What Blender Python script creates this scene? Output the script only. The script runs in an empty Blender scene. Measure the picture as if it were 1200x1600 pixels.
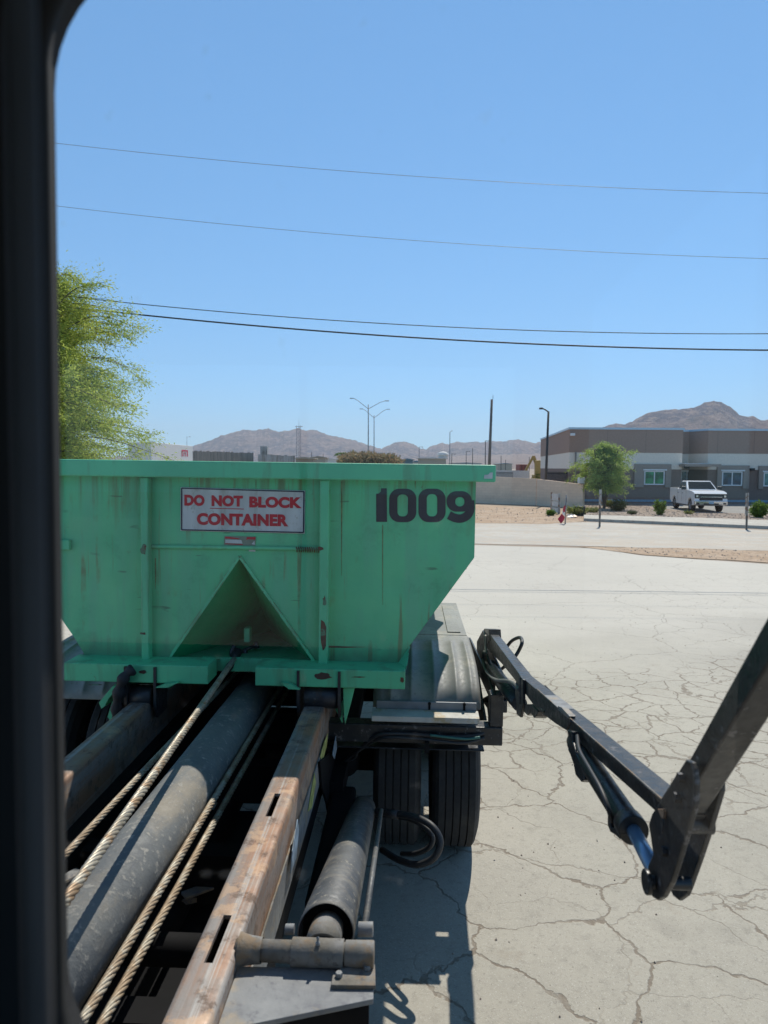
import bpy, bmesh, math, random
import numpy as np
from mathutils import Matrix, Vector
R = math.radians
random.seed(7); rng = np.random.default_rng(7)
sc = bpy.context.scene
COL = sc.collection

# ------------------------------------------------------------------ camera
F = 1110.0; H = 2.35
PITCH = math.atan(70/1110); ROLL = R(0.40)
f_ = Vector((0, math.cos(PITCH), -math.sin(PITCH)))
u0_ = Vector((0, math.sin(PITCH), math.cos(PITCH))); X_ = Vector((1, 0, 0))
r_ = X_*math.cos(ROLL) + u0_*math.sin(ROLL)
u_ = -X_*math.sin(ROLL) + u0_*math.cos(ROLL)
CAMP = Vector((0, 0, H))
cam = bpy.data.cameras.new('camera'); cam.sensor_fit = 'VERTICAL'; cam.sensor_height = 36
cam.lens = F/1600*36; cam.clip_start = 0.02; cam.clip_end = 30000
cam.dof.use_dof = True; cam.dof.focus_distance = 5.0; cam.dof.aperture_fstop = 5.6
co = bpy.data.objects.new('camera', cam); COL.objects.link(co)
co.matrix_world = Matrix(((r_.x, u_.x, -f_.x, 0), (r_.y, u_.y, -f_.y, 0), (r_.z, u_.z, -f_.z, H), (0, 0, 0, 1)))
sc.camera = co
# ------------------------------------------------------------------ light
SUN = Vector((0.26, 0.70, 1.0)).normalized()
elev = math.asin(SUN.z); az = math.atan2(SUN.x, SUN.y)
w = bpy.data.worlds.new('World'); sc.world = w; w.use_nodes = True
nt = w.node_tree; bg = nt.nodes['Background']
sky = nt.nodes.new('ShaderNodeTexSky'); sky.sky_type = 'NISHITA'; sky.sun_disc = False
sky.sun_elevation = elev; sky.sun_rotation = az; sky.altitude = 600
sky.air_density = 1.0; sky.dust_density = 0.0; sky.ozone_density = 3.0
gm = nt.nodes.new('ShaderNodeGamma'); gm.inputs[1].default_value = 0.56      # softer step from zenith to horizon
vm = nt.nodes.new('ShaderNodeVectorMath'); vm.operation = 'MULTIPLY'; vm.inputs[1].default_value = (1.10, 1.94, 2.70)
gc = nt.nodes.new('ShaderNodeTexCoord'); gs = nt.nodes.new('ShaderNodeSeparateXYZ'); nt.links.new(gc.outputs['Generated'], gs.inputs[0])
gr = nt.nodes.new('ShaderNodeMapRange'); gr.inputs['From Min'].default_value = 0.60; gr.inputs['From Max'].default_value = 0.95      # deep desert blue overhead
gr.inputs['To Min'].default_value = 1.0; gr.inputs['To Max'].default_value = 0.25; nt.links.new(gs.outputs[2], gr.inputs['Value'])
vz = nt.nodes.new('ShaderNodeVectorMath'); vz.operation = 'SCALE'; nt.links.new(vm.outputs[0], vz.inputs[0]); nt.links.new(gr.outputs[0], vz.inputs['Scale'])
nt.links.new(sky.outputs[0], gm.inputs[0]); nt.links.new(gm.outputs[0], vm.inputs[0])
nt.links.new(vz.outputs[0], bg.inputs[0]); bg.inputs[1].default_value = 0.12
sl = bpy.data.lights.new('sun', 'SUN'); sl.energy = 5.0; sl.angle = R(0.53); sl.color = (1, 0.94, 0.85)
so = bpy.data.objects.new('sun', sl); COL.objects.link(so)
so.rotation_euler = SUN.to_track_quat('Z', 'Y').to_euler(); so.location = (0, 0, 40)
sc.view_settings.view_transform = 'Standard'; sc.view_settings.look = 'None'
sc.view_settings.exposure = 0.0; sc.view_settings.gamma = 1
sc.cycles.max_bounces = 6; sc.cycles.transparent_max_bounces = 12; sc.cycles.use_denoising = True

# ------------------------------------------------------------------ frames
YAW = R(2.2); TROLL = R(0.40)
TM = Matrix.Rotation(-YAW, 4, 'Z') @ Matrix.Rotation(TROLL, 4, 'Y')
TMi = TM.inverted(); I4 = Matrix.Identity(4)

def ray(px, py):
    return f_ + r_*((px-600)/F) + u_*((800-py)/F)
def L(px, py, u=None, v=None, w=None):
    """point of the truck frame seen at a pixel, on the plane u, v or w = const"""
    o = TMi @ CAMP; d = TMi.to_3x3() @ ray(px, py)
    k, val = (0, u) if u is not None else ((1, v) if v is not None else (2, w))
    return o + d*((val-o[k])/d[k])
def gz(y):
    return -0.01*min(max(y-6, 0), 40)
def G(px, py, dz=0.0):
    d = ray(px, py); lo, hi = 1.0, 3000.0
    for _ in range(60):
        m = (lo+hi)/2; p = CAMP + d*(m/d.y)
        if p.z > gz(p.y): lo = m
        else: hi = m
    p = CAMP + d*(lo/d.y); return Vector((p.x, p.y, gz(p.y)+dz))
def P(px, py, y):
    d = ray(px, py); return CAMP + d*(y/d.y)

# ------------------------------------------------------------------ node helpers
def mat(name):
    m = bpy.data.materials.new(name); m.use_nodes = True
    t = m.node_tree; return m, t, t.nodes['Principled BSDF']
def nd(t, typ, ins=None, **kw):
    n = t.nodes.new(typ)
    for k, v in kw.items(): setattr(n, k, v)
    for k, v in (ins or {}).items():
        if hasattr(v, 'is_output'): t.links.new(v, n.inputs[k])
        else: n.inputs[k].default_value = v
    return n
def c4(c): return (c[0], c[1], c[2], 1)
def coords(t, scale=(1, 1, 1), kind='Object', rot=(0, 0, 0)):
    tc = nd(t, 'ShaderNodeTexCoord')
    return nd(t, 'ShaderNodeMapping', {'Vector': tc.outputs[kind], 'Scale': scale, 'Rotation': rot}).outputs[0]
def noise(t, vec, scale, detail=6, rough=0.55):
    n = nd(t, 'ShaderNodeTexNoise', {'Vector': vec, 'Scale': scale, 'Detail': detail, 'Roughness': rough}).outputs['Fac']
    r = nd(t, 'ShaderNodeMapRange', {'Value': n, 'From Min': 0.22, 'From Max': 0.78, 'To Min': 0.0, 'To Max': 1.0}); r.clamp = True
    return r.outputs[0]
def rng_(t, fac, a, b, c=0.0, d=1.0):
    n = nd(t, 'ShaderNodeMapRange', {'Value': fac, 'From Min': a, 'From Max': b, 'To Min': c, 'To Max': d}); n.clamp = True
    return n.outputs[0]
def mix(t, fac, a, b):
    n = t.nodes.new('ShaderNodeMix'); n.data_type = 'RGBA'
    for k, v in ((0, fac), (6, a), (7, b)):
        if hasattr(v, 'is_output'): t.links.new(v, n.inputs[k])
        else: n.inputs[k].default_value = v if k == 0 else c4(v)
    return n.outputs[2]
def math_(t, op, a, b=0.0):
    n = t.nodes.new('ShaderNodeMath'); n.operation = op
    for k, v in ((0, a), (1, b)):
        if hasattr(v, 'is_output'): t.links.new(v, n.inputs[k])
        else: n.inputs[k].default_value = v
    return n.outputs[0]
def bump(t, b, h, strength=0.3, dist=0.01):
    n = nd(t, 'ShaderNodeBump', {'Height': h, 'Strength': strength, 'Distance': dist})
    t.links.new(n.outputs[0], b.inputs['Normal'])

def worn(name, c1, c2, c3=None, scale=(1, 1, 1), s=6, th=(0.6, 0.7), rough=(0.4, 0.7), metal=0.0, bmp=0.2, c4_=None, s2=30, th4=(0.62, 0.68), bd=0.004):
    """two tones mixed by noise, a third (rust/dirt) in patches, a fourth in specks"""
    m, t, b = mat(name); v = coords(t, scale); v1 = coords(t)
    n1 = noise(t, v, s); c = mix(t, rng_(t, n1, 0.35, 0.65), c1, c2)
    n2 = noise(t, v, s*0.7+1.3, 8, 0.65)
    if c3: c = mix(t, rng_(t, n2, th[0], th[1]), c, c3)
    n3 = noise(t, v1, s2, 8, 0.7)
    if c4_: c = mix(t, rng_(t, n3, th4[0], th4[1]), c, c4_)
    t.links.new(c, b.inputs['Base Color'])
    t.links.new(rng_(t, n3, 0.3, 0.7, rough[0], rough[1]), b.inputs['Roughness'])
    b.inputs['Metallic'].default_value = metal
    if bmp: bump(t, b, n3, bmp, bd)
    return m
def plain(name, c, rough=0.6, metal=0.0, var=0.12, s=8):
    m, t, b = mat(name); n = noise(t, coords(t), s)
    c2 = tuple(x*(1-var) for x in c); c1 = tuple(min(1, x*(1+var)) for x in c)
    t.links.new(mix(t, rng_(t, n, 0.3, 0.7), c1, c2), b.inputs['Base Color'])
    b.inputs['Roughness'].default_value = rough; b.inputs['Metallic'].default_value = metal
    return m

# ------------------------------------------------------------------ mesh builder
class MB:
    def __init__(s): s.v = []; s.f = []; s.sm = []
    def add(s, vs, fs, smooth=False):
        k = len(s.v); s.v += [tuple(p) for p in vs]
        for f in fs: s.f.append([i+k for i in f]); s.sm.append(smooth)
        return s
    def box(s, a, b, m=None):
        x0, y0, z0 = a; x1, y1, z1 = b
        vs = [Vector(p) for p in ((x0, y0, z0), (x1, y0, z0), (x1, y1, z0), (x0, y1, z0), (x0, y0, z1), (x1, y0, z1), (x1, y1, z1), (x0, y1, z1))]
        if m is not None: vs = [m @ p for p in vs]
        return s.add(vs, [(0, 3, 2, 1), (4, 5, 6, 7), (0, 1, 5, 4), (1, 2, 6, 5), (2, 3, 7, 6), (3, 0, 4, 7)])
    def prism(s, pts, off):
        """polygon extruded by the vector off"""
        n = len(pts); off = Vector(off); pts = [Vector(p) for p in pts]
        return s.add(pts+[p+off for p in pts], [list(range(n))[::-1], list(range(n, 2*n))]+[(i, (i+1) % n, n+(i+1) % n, n+i) for i in range(n)])
    def tube(s, path, r, n=10, caps=True, smooth=True):
        path = [Vector(p) for p in path]; m = len(path)
        rs = r if isinstance(r, (list, tuple)) else [r]*m
        t0 = (path[1]-path[0]).normalized()
        a = Vector((0, 0, 1)) if abs(t0.z) < 0.9 else Vector((1, 0, 0))
        nx = t0.cross(a).normalized(); vs = []
        for i, p in enumerate(path):
            t = (path[min(i+1, m-1)]-path[max(i-1, 0)]).normalized()
            nx = (nx - t*nx.dot(t)).normalized(); ny = t.cross(nx)
            for k in range(n):
                q = 2*math.pi*k/n; vs.append(p + (nx*math.cos(q)+ny*math.sin(q))*rs[i])
        fs = [(i*n+k, i*n+(k+1) % n, (i+1)*n+(k+1) % n, (i+1)*n+k) for i in range(m-1) for k in range(n)]
        s.add(vs, fs, smooth)
        if caps:
            k = len(s.v)-m*n
            s.f.append([k+i for i in range(n)][::-1]); s.sm.append(False)
            s.f.append([k+(m-1)*n+i for i in range(n)]); s.sm.append(False)
        return s
    def cyl(s, a, b, r, n=24, r2=None): return s.tube([a, b], [r, r if r2 is None else r2], n)
    def bar(s, a, b, wd, ht):
        a, b = Vector(a), Vector(b); d = (b-a).normalized()
        up = Vector((0, 0, 1)) if abs(d.z) < 0.95 else Vector((0, 1, 0))
        x = d.cross(up).normalized(); z = x.cross(d)
        vs = [p + x*sx*wd/2 + z*sz*ht/2 for p in (a, b) for sx, sz in ((-1, -1), (1, -1), (1, 1), (-1, 1))]
        return s.add(vs, [(0, 1, 2, 3), (7, 6, 5, 4), (0, 4, 5, 1), (1, 5, 6, 2), (2, 6, 7, 3), (3, 7, 4, 0)])
    def lathe(s, prof, c, axis='x', n=32, smooth=True):
        """prof: (along, radius)"""
        vs = []
        for a, r in prof:
            for k in range(n):
                q = 2*math.pi*k/n; x, y = r*math.cos(q), r*math.sin(q)
                vs.append({'x': (c[0]+a, c[1]+x, c[2]+y), 'y': (c[0]+x, c[1]+a, c[2]+y), 'z': (c[0]+x, c[1]+y, c[2]+a)}[axis])
        m = len(prof)
        return s.add(vs, [(i*n+k, i*n+(k+1) % n, (i+1)*n+(k+1) % n, (i+1)*n+k) for i in range(m-1) for k in range(n)], smooth)

OFF = {}
SPLIT = {'rail', 'wheels', 'door_handle', 'door_gap', 'reflector', 'roller_bracket', 'sub_bracket', 'paint_mark', 'mast_legs', 'fog_recess', 'door_rods'}
RENAME = {'wheels': 'wheel', 'door_rods': 'door_rod', 'mast_legs': 'leg'}
def pieces(mb):
    par = list(range(len(mb.v)))
    def fd(i):
        while par[i] != i: par[i] = par[par[i]]; i = par[i]
        return i
    for f in mb.f:
        r0 = fd(f[0])
        for i in f[1:]: par[fd(i)] = r0
    out = {}
    for f, sm in zip(mb.f, mb.sm):
        q = out.setdefault(fd(f[0]), (MB(), {})); idx = []
        for i in f:
            if i not in q[1]: q[1][i] = len(q[0].v); q[0].v.append(mb.v[i])
            idx.append(q[1][i])
        q[0].f.append(idx); q[0].sm.append(sm)
    return [q[0] for q in out.values()]
def link(name, me, material, parent=None, frame=I4, loc=(0, 0, 0), bev=0, solid=0):
    o = bpy.data.objects.new(name, me); COL.objects.link(o)
    if material: me.materials.append(material)
    if parent is None: o.matrix_world = frame @ Matrix.Translation(loc); OFF[o.name] = Vector(loc)
    else: o.parent = parent; OFF[o.name] = OFF[parent.name]
    if solid:
        md = o.modifiers.new('solid', 'SOLIDIFY'); md.thickness = solid; md.offset = 0
    if bev:
        md = o.modifiers.new('bevel', 'BEVEL'); md.width = bev; md.segments = 2; md.limit_method = 'ANGLE'; md.angle_limit = R(35)
        md.harden_normals = False
    return o
def part(name, mb, material, parent=None, frame=I4, loc=(0, 0, 0), bev=0, solid=0, label=None):
    if name in SPLIT and parent is not None:
        ps = pieces(mb)
        if len(ps) > 1 or name in RENAME:
            nn = RENAME.get(name, name)
            if nn in SPLIT: nn = nn+' '
            return [part(nn.strip() if nn not in SPLIT else nn, p, material, parent, frame, loc, bev, solid, label) for p in ps][0] if nn not in SPLIT and not nn.endswith(' ') else [part_(name, p, material, parent, frame, loc, bev, solid, label) for p in ps][0]
    return part_(name, mb, material, parent, frame, loc, bev, solid, label)
def part_(name, mb, material, parent=None, frame=I4, loc=(0, 0, 0), bev=0, solid=0, label=None):
    off = OFF[parent.name] if parent is not None else Vector(loc)
    me = bpy.data.meshes.new(name)
    me.from_pydata([(p[0]-off[0], p[1]-off[1], p[2]-off[2]) for p in mb.v], [], mb.f)
    me.polygons.foreach_set('use_smooth', mb.sm)
    bm = bmesh.new(); bm.from_mesh(me); bmesh.ops.recalc_face_normals(bm, faces=bm.faces); bm.to_mesh(me); bm.free()
    me.update()
    o = link(name, me, material, parent, frame, loc, bev, solid)
    if label: o['label'] = label
    return o
def tag(o, label, cat, group=None):
    o['label'] = label; o['category'] = cat
    if group: o['group'] = group
    return o
def thing(name, label, cat, frame=I4, loc=(0, 0, 0), group=None):
    o = bpy.data.objects.new(name, None); COL.objects.link(o); o.empty_display_size = 0.2
    o.matrix_world = frame @ Matrix.Translation(loc); OFF[o.name] = Vector(loc)
    return tag(o, label, cat, group)
def struct(o, kind='structure'):
    o['kind'] = kind; return o
def catmull(pts, n=8):
    pts = [Vector(p) for p in pts]; q = [pts[0]*2-pts[1]]+pts+[pts[-1]*2-pts[-2]]; out = []
    for i in range(1, len(q)-2):
        for k in range(n):
            t = k/n; a, b, c, d = q[i-1:i+3]
            out.append(0.5*((2*b)+(c-a)*t+(2*a-5*b+4*c-d)*t*t+(3*b-a-3*c+d)*t**3))
    out.append(pts[-1]); return out

# ================================================================== GROUND
def ground_mesh(poly=None, dz=0.0, xs=None, ys=None):
    mb = MB()
    for i in range(len(ys)):
        for x in xs: mb.v.append((x, ys[i], gz(ys[i])+dz))
    nx = len(xs)
    for i in range(len(ys)-1):
        for k in range(nx-1): mb.f.append([i*nx+k, i*nx+k+1, (i+1)*nx+k+1, (i+1)*nx+k]); mb.sm.append(False)
    return mb
def sheet(name, pix, dz, m, jag=0.0, step=1.0):
    """ground-hugging sheet whose outline was measured in the photo; edges broken up by jag metres"""
    pts = [G(x, y) if isinstance(x, (int, float)) and y is not None else x for x, y in pix]
    out = []
    for i, a in enumerate(pts):
        b = pts[(i+1) % len(pts)]; d = (b-a).length; n = max(1, min(220, int(d/step)))
        for k in range(n):
            p = a.lerp(b, k/n)
            if k and jag: p += Vector((random.uniform(-1, 1), random.uniform(-1, 1), 0))*jag
            out.append(p)
    bm = bmesh.new(); vs = [bm.verts.new((p.x, p.y, 0)) for p in out]; bm.faces.new(vs)
    for cy in (6.0, 46.0):
        bmesh.ops.bisect_plane(bm, geom=bm.verts[:]+bm.edges[:]+bm.faces[:], plane_co=(0, cy, 0), plane_no=(0, 1, 0))
    bmesh.ops.triangulate(bm, faces=bm.faces[:])
    for v_ in bm.verts: v_.co.z = gz(v_.co.y)+dz
    bmesh.ops.recalc_face_normals(bm, faces=bm.faces)
    for f in bm.faces:
        if f.normal.z < 0: f.normal_flip()
    me = bpy.data.meshes.new(name); bm.to_mesh(me); bm.free()
    return struct(link(name, me, m))

def m_ground():
    m, t, b = mat('desert_soil'); v = coords(t)
    n = noise(t, v, 0.02, 8); n2 = noise(t, v, 0.9, 8, 0.7)
    c = mix(t, rng_(t, n, 0.35, 0.65), (0.34, 0.265, 0.20), (0.28, 0.22, 0.17))
    c = mix(t, rng_(t, n2, 0.45, 0.75), c, (0.26, 0.22, 0.16))
    t.links.new(c, b.inputs['Base Color']); b.inputs['Roughness'].default_value = 0.95
    return m
def m_lot():
    m, t, b = mat('cracked_asphalt'); v = coords(t)
    warp = nd(t, 'ShaderNodeTexNoise', {'Vector': v, 'Scale': 1.2, 'Detail': 6, 'Roughness': 0.62}).outputs['Color']
    off = nd(t, 'ShaderNodeVectorMath', {0: warp, 1: (0.5, 0.5, 0.5)}, operation='SUBTRACT').outputs[0]
    off2 = nd(t, 'ShaderNodeVectorMath', {0: off, 'Scale': 0.6}, operation='SCALE').outputs[0]
    wv = nd(t, 'ShaderNodeVectorMath', {0: v, 1: off2}, operation='ADD').outputs[0]
    sep = nd(t, 'ShaderNodeSeparateXYZ', {0: v}); X, Y = sep.outputs[0], sep.outputs[1]
    def cracks(scale, wid, stretch=1.0):
        mp = nd(t, 'ShaderNodeMapping', {'Vector': wv, 'Scale': (scale, scale*stretch, 0.001)}).outputs[0]
        vo = nd(t, 'ShaderNodeTexVoronoi', {'Vector': mp, 'Scale': 1.0, 'Randomness': 1.0}, feature='DISTANCE_TO_EDGE', voronoi_dimensions='2D').outputs['Distance']
        wn = noise(t, v, 2.2, 4); w_ = math_(t, 'MULTIPLY', rng_(t, wn, 0.15, 0.85, 0.5, 1.7), wid*scale)
        return math_(t, 'MULTIPLY', rng_(t, math_(t, 'DIVIDE', vo, w_), 0.45, 1.0, 1.0, 0.0), rng_(t, wn, 0.10, 0.22))
    big = cracks(1.5, 0.010); fine = cracks(2.9, 0.011, 1.15); mid = cracks(0.42, 0.008)
    # zones: alligator cracking in a band 6-9 m back, wide slab cracks in front, nearly none beyond
    edge = noise(t, v, 0.5, 4)
    yy = math_(t, 'ADD', Y, math_(t, 'MULTIPLY', edge, 3.0))
    yx = math_(t, 'ADD', yy, math_(t, 'MULTIPLY', X, -0.42))
    near = rng_(t, yx, 7.3, 7.6, 1.0, 0.0)
    zone_a = math_(t, 'MULTIPLY', rng_(t, yy, 6.6, 7.2), rng_(t, yx, 8.6, 8.9, 1.0, 0.0))
    k = math_(t, 'MAXIMUM', math_(t, 'MULTIPLY', big, near), math_(t, 'MULTIPLY', fine, zone_a))
    k = math_(t, 'MAXIMUM', k, math_(t, 'MULTIPLY', mid, 0.65))
    k = math_(t, 'MAXIMUM', k, math_(t, 'MULTIPLY', cracks(1.9, 0.006), math_(t, 'MULTIPLY', rng_(t, noise(t, v, 0.30, 3), 0.50, 0.65), 0.7)))
    n1 = noise(t, v, 0.7, 8, 0.65); n2 = noise(t, v, 70, 4, 0.75); n3 = noise(t, v, 0.16, 5)
    c = mix(t, rng_(t, n1, 0.25, 0.75), (0.385, 0.354, 0.292), (0.315, 0.29, 0.243))
    c = mix(t, rng_(t, n3, 0.35, 0.75), c, (0.46, 0.425, 0.352))
    c = mix(t, rng_(t, noise(t, v, 11, 8, 0.75), 0.52, 0.85, 0, 0.55), c, (0.235, 0.215, 0.18))
    c = mix(t, rng_(t, n2, 0.60, 0.85, 0, 0.6), c, (0.17, 0.155, 0.13))
    c = mix(t, rng_(t, noise(t, v, 120, 2, 0.5), 0.70, 0.85, 0, 0.6), c, (0.52, 0.495, 0.43))
    st = noise(t, coords(t), 1.7, 9, 0.72)
    c = mix(t, rng_(t, st, 0.66, 0.86, 0, 0.45), c, (0.27, 0.21, 0.15))
    tm = noise(t, coords(t, (0.10, 1.6, 1), rot=(0, 0, R(9))), 2.2, 6, 0.6)      # faint sweeping tyre marks further back
    c = mix(t, math_(t, 'MULTIPLY', rng_(t, tm, 0.60, 0.85, 0, 0.5), rng_(t, Y, 7, 11)), c, (0.235, 0.21, 0.175))
    spot = noise(t, v, 0.9, 3, 0.4); c = mix(t, rng_(t, spot, 0.80, 0.90, 0, 0.35), c, (0.15, 0.135, 0.115))
    c = mix(t, rng_(t, yx, 7.6, 11.0, 0, 0.65), c, (0.56, 0.525, 0.455))      # paler, newer slab towards the road
    k = math_(t, 'MULTIPLY', k, rng_(t, noise(t, v, 7, 5, 0.7), 0.2, 0.6, 0.45, 0.95))
    c = mix(t, math_(t, 'MULTIPLY', k, 0.8), c, (0.155, 0.115, 0.08))
    t.links.new(c, b.inputs['Base Color']); b.inputs['Roughness'].default_value = 0.88
    h = math_(t, 'SUBTRACT', math_(t, 'MULTIPLY', n2, 0.35), math_(t, 'MULTIPLY', k, 2.0))
    bump(t, b, h, 0.5, 0.006)
    return m
def m_dirt(name, a, b_, c_, s=1.2, stripes=0.0):
    m, t, b = mat(name); v = coords(t)
    n1 = noise(t, v, s, 8, 0.65); n2 = noise(t, v, s*9, 5, 0.7)
    c = mix(t, rng_(t, n1, 0.35, 0.62), a, b_)
    c = mix(t, rng_(t, n2, 0.5, 0.68, 0, 0.8), c, c_)
    if stripes:
        v2 = coords(t, (0.06, 0.9, 1), rot=(0, 0, R(14)))
        c = mix(t, rng_(t, noise(t, v2, 1.4, 4), 0.5, 0.68, 0, stripes), c, c_)
    t.links.new(c, b.inputs['Base Color']); b.inputs['Roughness'].default_value = 0.93
    bump(t, b, n2, 0.6, 0.04); return m
M = {}
M['soil'] = m_ground(); M['lot'] = m_lot()
M['road'] = m_dirt('dusty_road', (0.50, 0.465, 0.40), (0.44, 0.41, 0.355), (0.48, 0.40, 0.31), 0.35, 0.55)
M['dirt'] = m_dirt('orange_dirt', (0.46, 0.34, 0.235), (0.39, 0.265, 0.165), (0.29, 0.21, 0.14), 0.7)
M['gravel'] = m_dirt('tan_gravel', (0.36, 0.28, 0.215), (0.30, 0.225, 0.17), (0.18, 0.145, 0.115), 2.2)
M['concrete'] = m_dirt('pale_concrete', (0.52, 0.49, 0.42), (0.46, 0.43, 0.37), (0.38, 0.33, 0.27), 0.6)
M['parking'] = m_dirt('parking_asphalt', (0.30, 0.29, 0.265), (0.26, 0.25, 0.23), (0.23, 0.215, 0.195), 0.5)

xs = [-9000, -300, -60, 60, 300, 9000]; ys = [-60, 6, 46, 300, 12000]
struct(part('ground', ground_mesh(xs=xs, ys=ys), M['soil']))
far = lambda x, y: (Vector((x, y, 0)), None)
# the yard: from behind the cab to the road
struct(sheet('asphalt_lot', [far(-30, -30), far(40, -30), (3400, 930), (1230, 884), (1130, 877), (1000, 868), (930, 857), (700, 851), (400, 843), (-200, 826)], 0.006, M['lot'], 0.05, 0.7))
# the road, running off to the right and nearer
struct(sheet('road', [(-260, 824), (400, 841), (700, 849), (930, 854), (1200, 861), (1500, 867), (1500, 842), (1200, 829), (917, 816), (740, 817), (400, 815), (-260, 812)], 0.010, M['road'], 0.10, 0.8))
struct(sheet('dirt_strip', [(905, 855), (1060, 857), (1200, 861.5), (1500, 868), (1700, 905), (1200, 880), (1100, 874), (1010, 868), (960, 862)], 0.016, M['dirt'], 0.16, 0.5))
struct(sheet('dirt_shoulder', [(300, 790), (745, 789), (911, 796), (935, 806), (917, 815), (860, 819), (740, 818), (300, 816)], 0.014, M['dirt'], 0.12, 0.6))
struct(sheet('gravel_bed', [(905, 797), (912, 787), (985, 787), (1030, 794), (1085, 800.5), (1300, 806), (1300, 822), (1190, 815.5), (1020, 811), (915, 807.5)], 0.018, M['gravel'], 0.10, 0.6))
struct(sheet('parking_lot', [(880, 786), (985, 786.4), (1040, 795), (1090, 801), (1420, 812), (1700, 800), (1500, 783), (1200, 781), (900, 779)], 0.010, M['parking'], 0.0, 2))
# sidewalk with a real kerb step
def slab(name, pix, z0, z1, m):
    pts = [G(*p) for p in pix]; mb = MB(); n = len(pts)
    mb.v = [(p.x, p.y, p.z+z1) for p in pts]+[(p.x, p.y, p.z+z0) for p in pts]
    mb.f = [list(range(n))]+[[i, (i+1) % n, n+(i+1) % n, n+i] for i in range(n)]; mb.sm = [False]*(n+1)
    return part(name, mb, m, bev=0.015)
near_e = [(912, 814.2), (1000, 818), (1100, 822.4), (1200, 826.8), (1330, 834)]
far_e = [(1330, 824.5), (1200, 817), (1100, 813.2), (1000, 810.6), (912, 808.2)]
struct(slab('sidewalk', near_e+far_e, -0.05, 0.14, M['concrete']))

# ================================================================== MOUNTAINS
def vnoise2(x, y, seed):
    xi = np.floor(x).astype(np.int64); yi = np.floor(y).astype(np.int64); xf = x-xi; yf = y-yi
    def h(a, b):
        n = (a*374761393 + b*668265263 + seed*144269) & 0x7fffffff
        n = ((n ^ (n >> 13))*1274126177) & 0x7fffffff
        return ((n ^ (n >> 16)) & 0xffff)/65535.0
    sx = xf*xf*(3-2*xf); sy = yf*yf*(3-2*yf)
    return (h(xi, yi)*(1-sx)+h(xi+1, yi)*sx)*(1-sy)+(h(xi, yi+1)*(1-sx)+h(xi+1, yi+1)*sx)*sy
def ridged(x, y, seed, octv=6):
    s = np.zeros_like(x); a = 1.0; tot = 0
    for o in range(octv):
        s += a*(1-np.abs(2*vnoise2(x*2**o, y*2**o, seed+o*17)-1)); tot += a; a *= 0.52
    return s/tot
def mountain(name, prof, D0, D1, m, seed, nx=420, ny=110, amp=0.5):
    pxs = np.array([p[0] for p in prof], float); pys = np.array([p[1] for p in prof], float)
    X = np.linspace(pxs[0], pxs[-1], nx); Yp = np.interp(X, pxs, pys)
    Yp = Yp + (vnoise2(X/5.0, X*0+3, seed)-0.5)*1.6 + (vnoise2(X/2.0, X*0+9, seed)-0.5)*0.8
    t = np.linspace(0, 1.35, ny); mb_v = np.zeros((ny, nx, 3))
    hz = 730+(X-600)*0.007
    for j, tt in enumerate(t):
        D = D0+(D1-D0)*tt
        x = (X-600)/F*D
        Hr = (hz-Yp)/F*D1+H
        tt1 = min(tt, 1.0)
        base = Hr*(0.16*tt1+0.84*tt1**2.1) if tt <= 1 else Hr*(1-(tt-1)*2.2)
        n = ridged(x/(D1*0.055)+0.35*vnoise2(x/(D1*.03), np.full(nx, D/(D1*.03)), seed+5), np.full(nx, D/(D1*0.06)), seed)
        env = (tt1**0.8)*(1-tt1**5)*1.6
        z = base + (n-0.62)*Hr.mean()*amp*env
        # never poke above the measured skyline
        lim = (hz-Yp)/F*D+H
        if tt < 1: z = np.minimum(z, lim*0.985)
        z = np.maximum(z, -8 + 0*z) if tt > 0.02 else -12+0*z
        mb_v[j, :, 0] = x; mb_v[j, :, 1] = D; mb_v[j, :, 2] = z
    V = mb_v.reshape(-1, 3)
    idx = np.arange(nx*ny).reshape(ny, nx)
    Fc = np.stack([idx[:-1, :-1], idx[:-1, 1:], idx[1:, 1:], idx[1:, :-1]], -1).reshape(-1, 4)
    me = bpy.data.meshes.new(name); me.from_pydata(V.tolist(), [], Fc.tolist()); me.update()
    return struct(link(name, me, m))
def m_mount(name, a, b_, c_):
    m, t, b = mat(name); v = coords(t)
    n = noise(t, v, 0.0035, 9, 0.66); n2 = noise(t, v, 0.018, 8, 0.72)
    c = mix(t, rng_(t, n, 0.4, 0.6), a, b_); c = mix(t, rng_(t, n2, 0.48, 0.7), c, c_)
    t.links.new(c, b.inputs['Base Color']); b.inputs['Roughness'].default_value = 1.0
    b.inputs['Specular IOR Level'].default_value = 0.1
    bump(t, b, n2, 1.0, 40); return m
M['mt'] = m_mount('mountain_rock', (0.27, 0.175, 0.15), (0.11, 0.085, 0.11), (0.40, 0.275, 0.225))
M['fan'] = m_mount('alluvial_fan', (0.46, 0.33, 0.26), (0.40, 0.29, 0.235), (0.34, 0.24, 0.20))
p1 = [(150, 716), (200, 712), (262, 704), (300, 697), (330, 688), (348, 680), (365, 675), (380, 671.5), (395, 672.5), (420, 670), (435, 675), (452, 672), (466, 668.5), (478, 672.5), (490, 671.5), (505, 677), (525, 682), (545, 686), (560, 690), (575, 695.5), (592, 700), (600, 704), (620, 712), (660, 722)]
p2 = [(560, 722), (585, 708), (598, 700), (612, 693), (622, 690), (632, 690), (645, 694), (656, 700.5), (664, 702), (675, 696), (690, 692), (700, 694), (712, 690), (725, 692), (742, 690), (755, 691.5), (770, 689), (785, 690), (800, 687), (808, 686), (820, 689), (835, 692), (845, 690), (880, 693), (920, 700), (1000, 714)]
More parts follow.
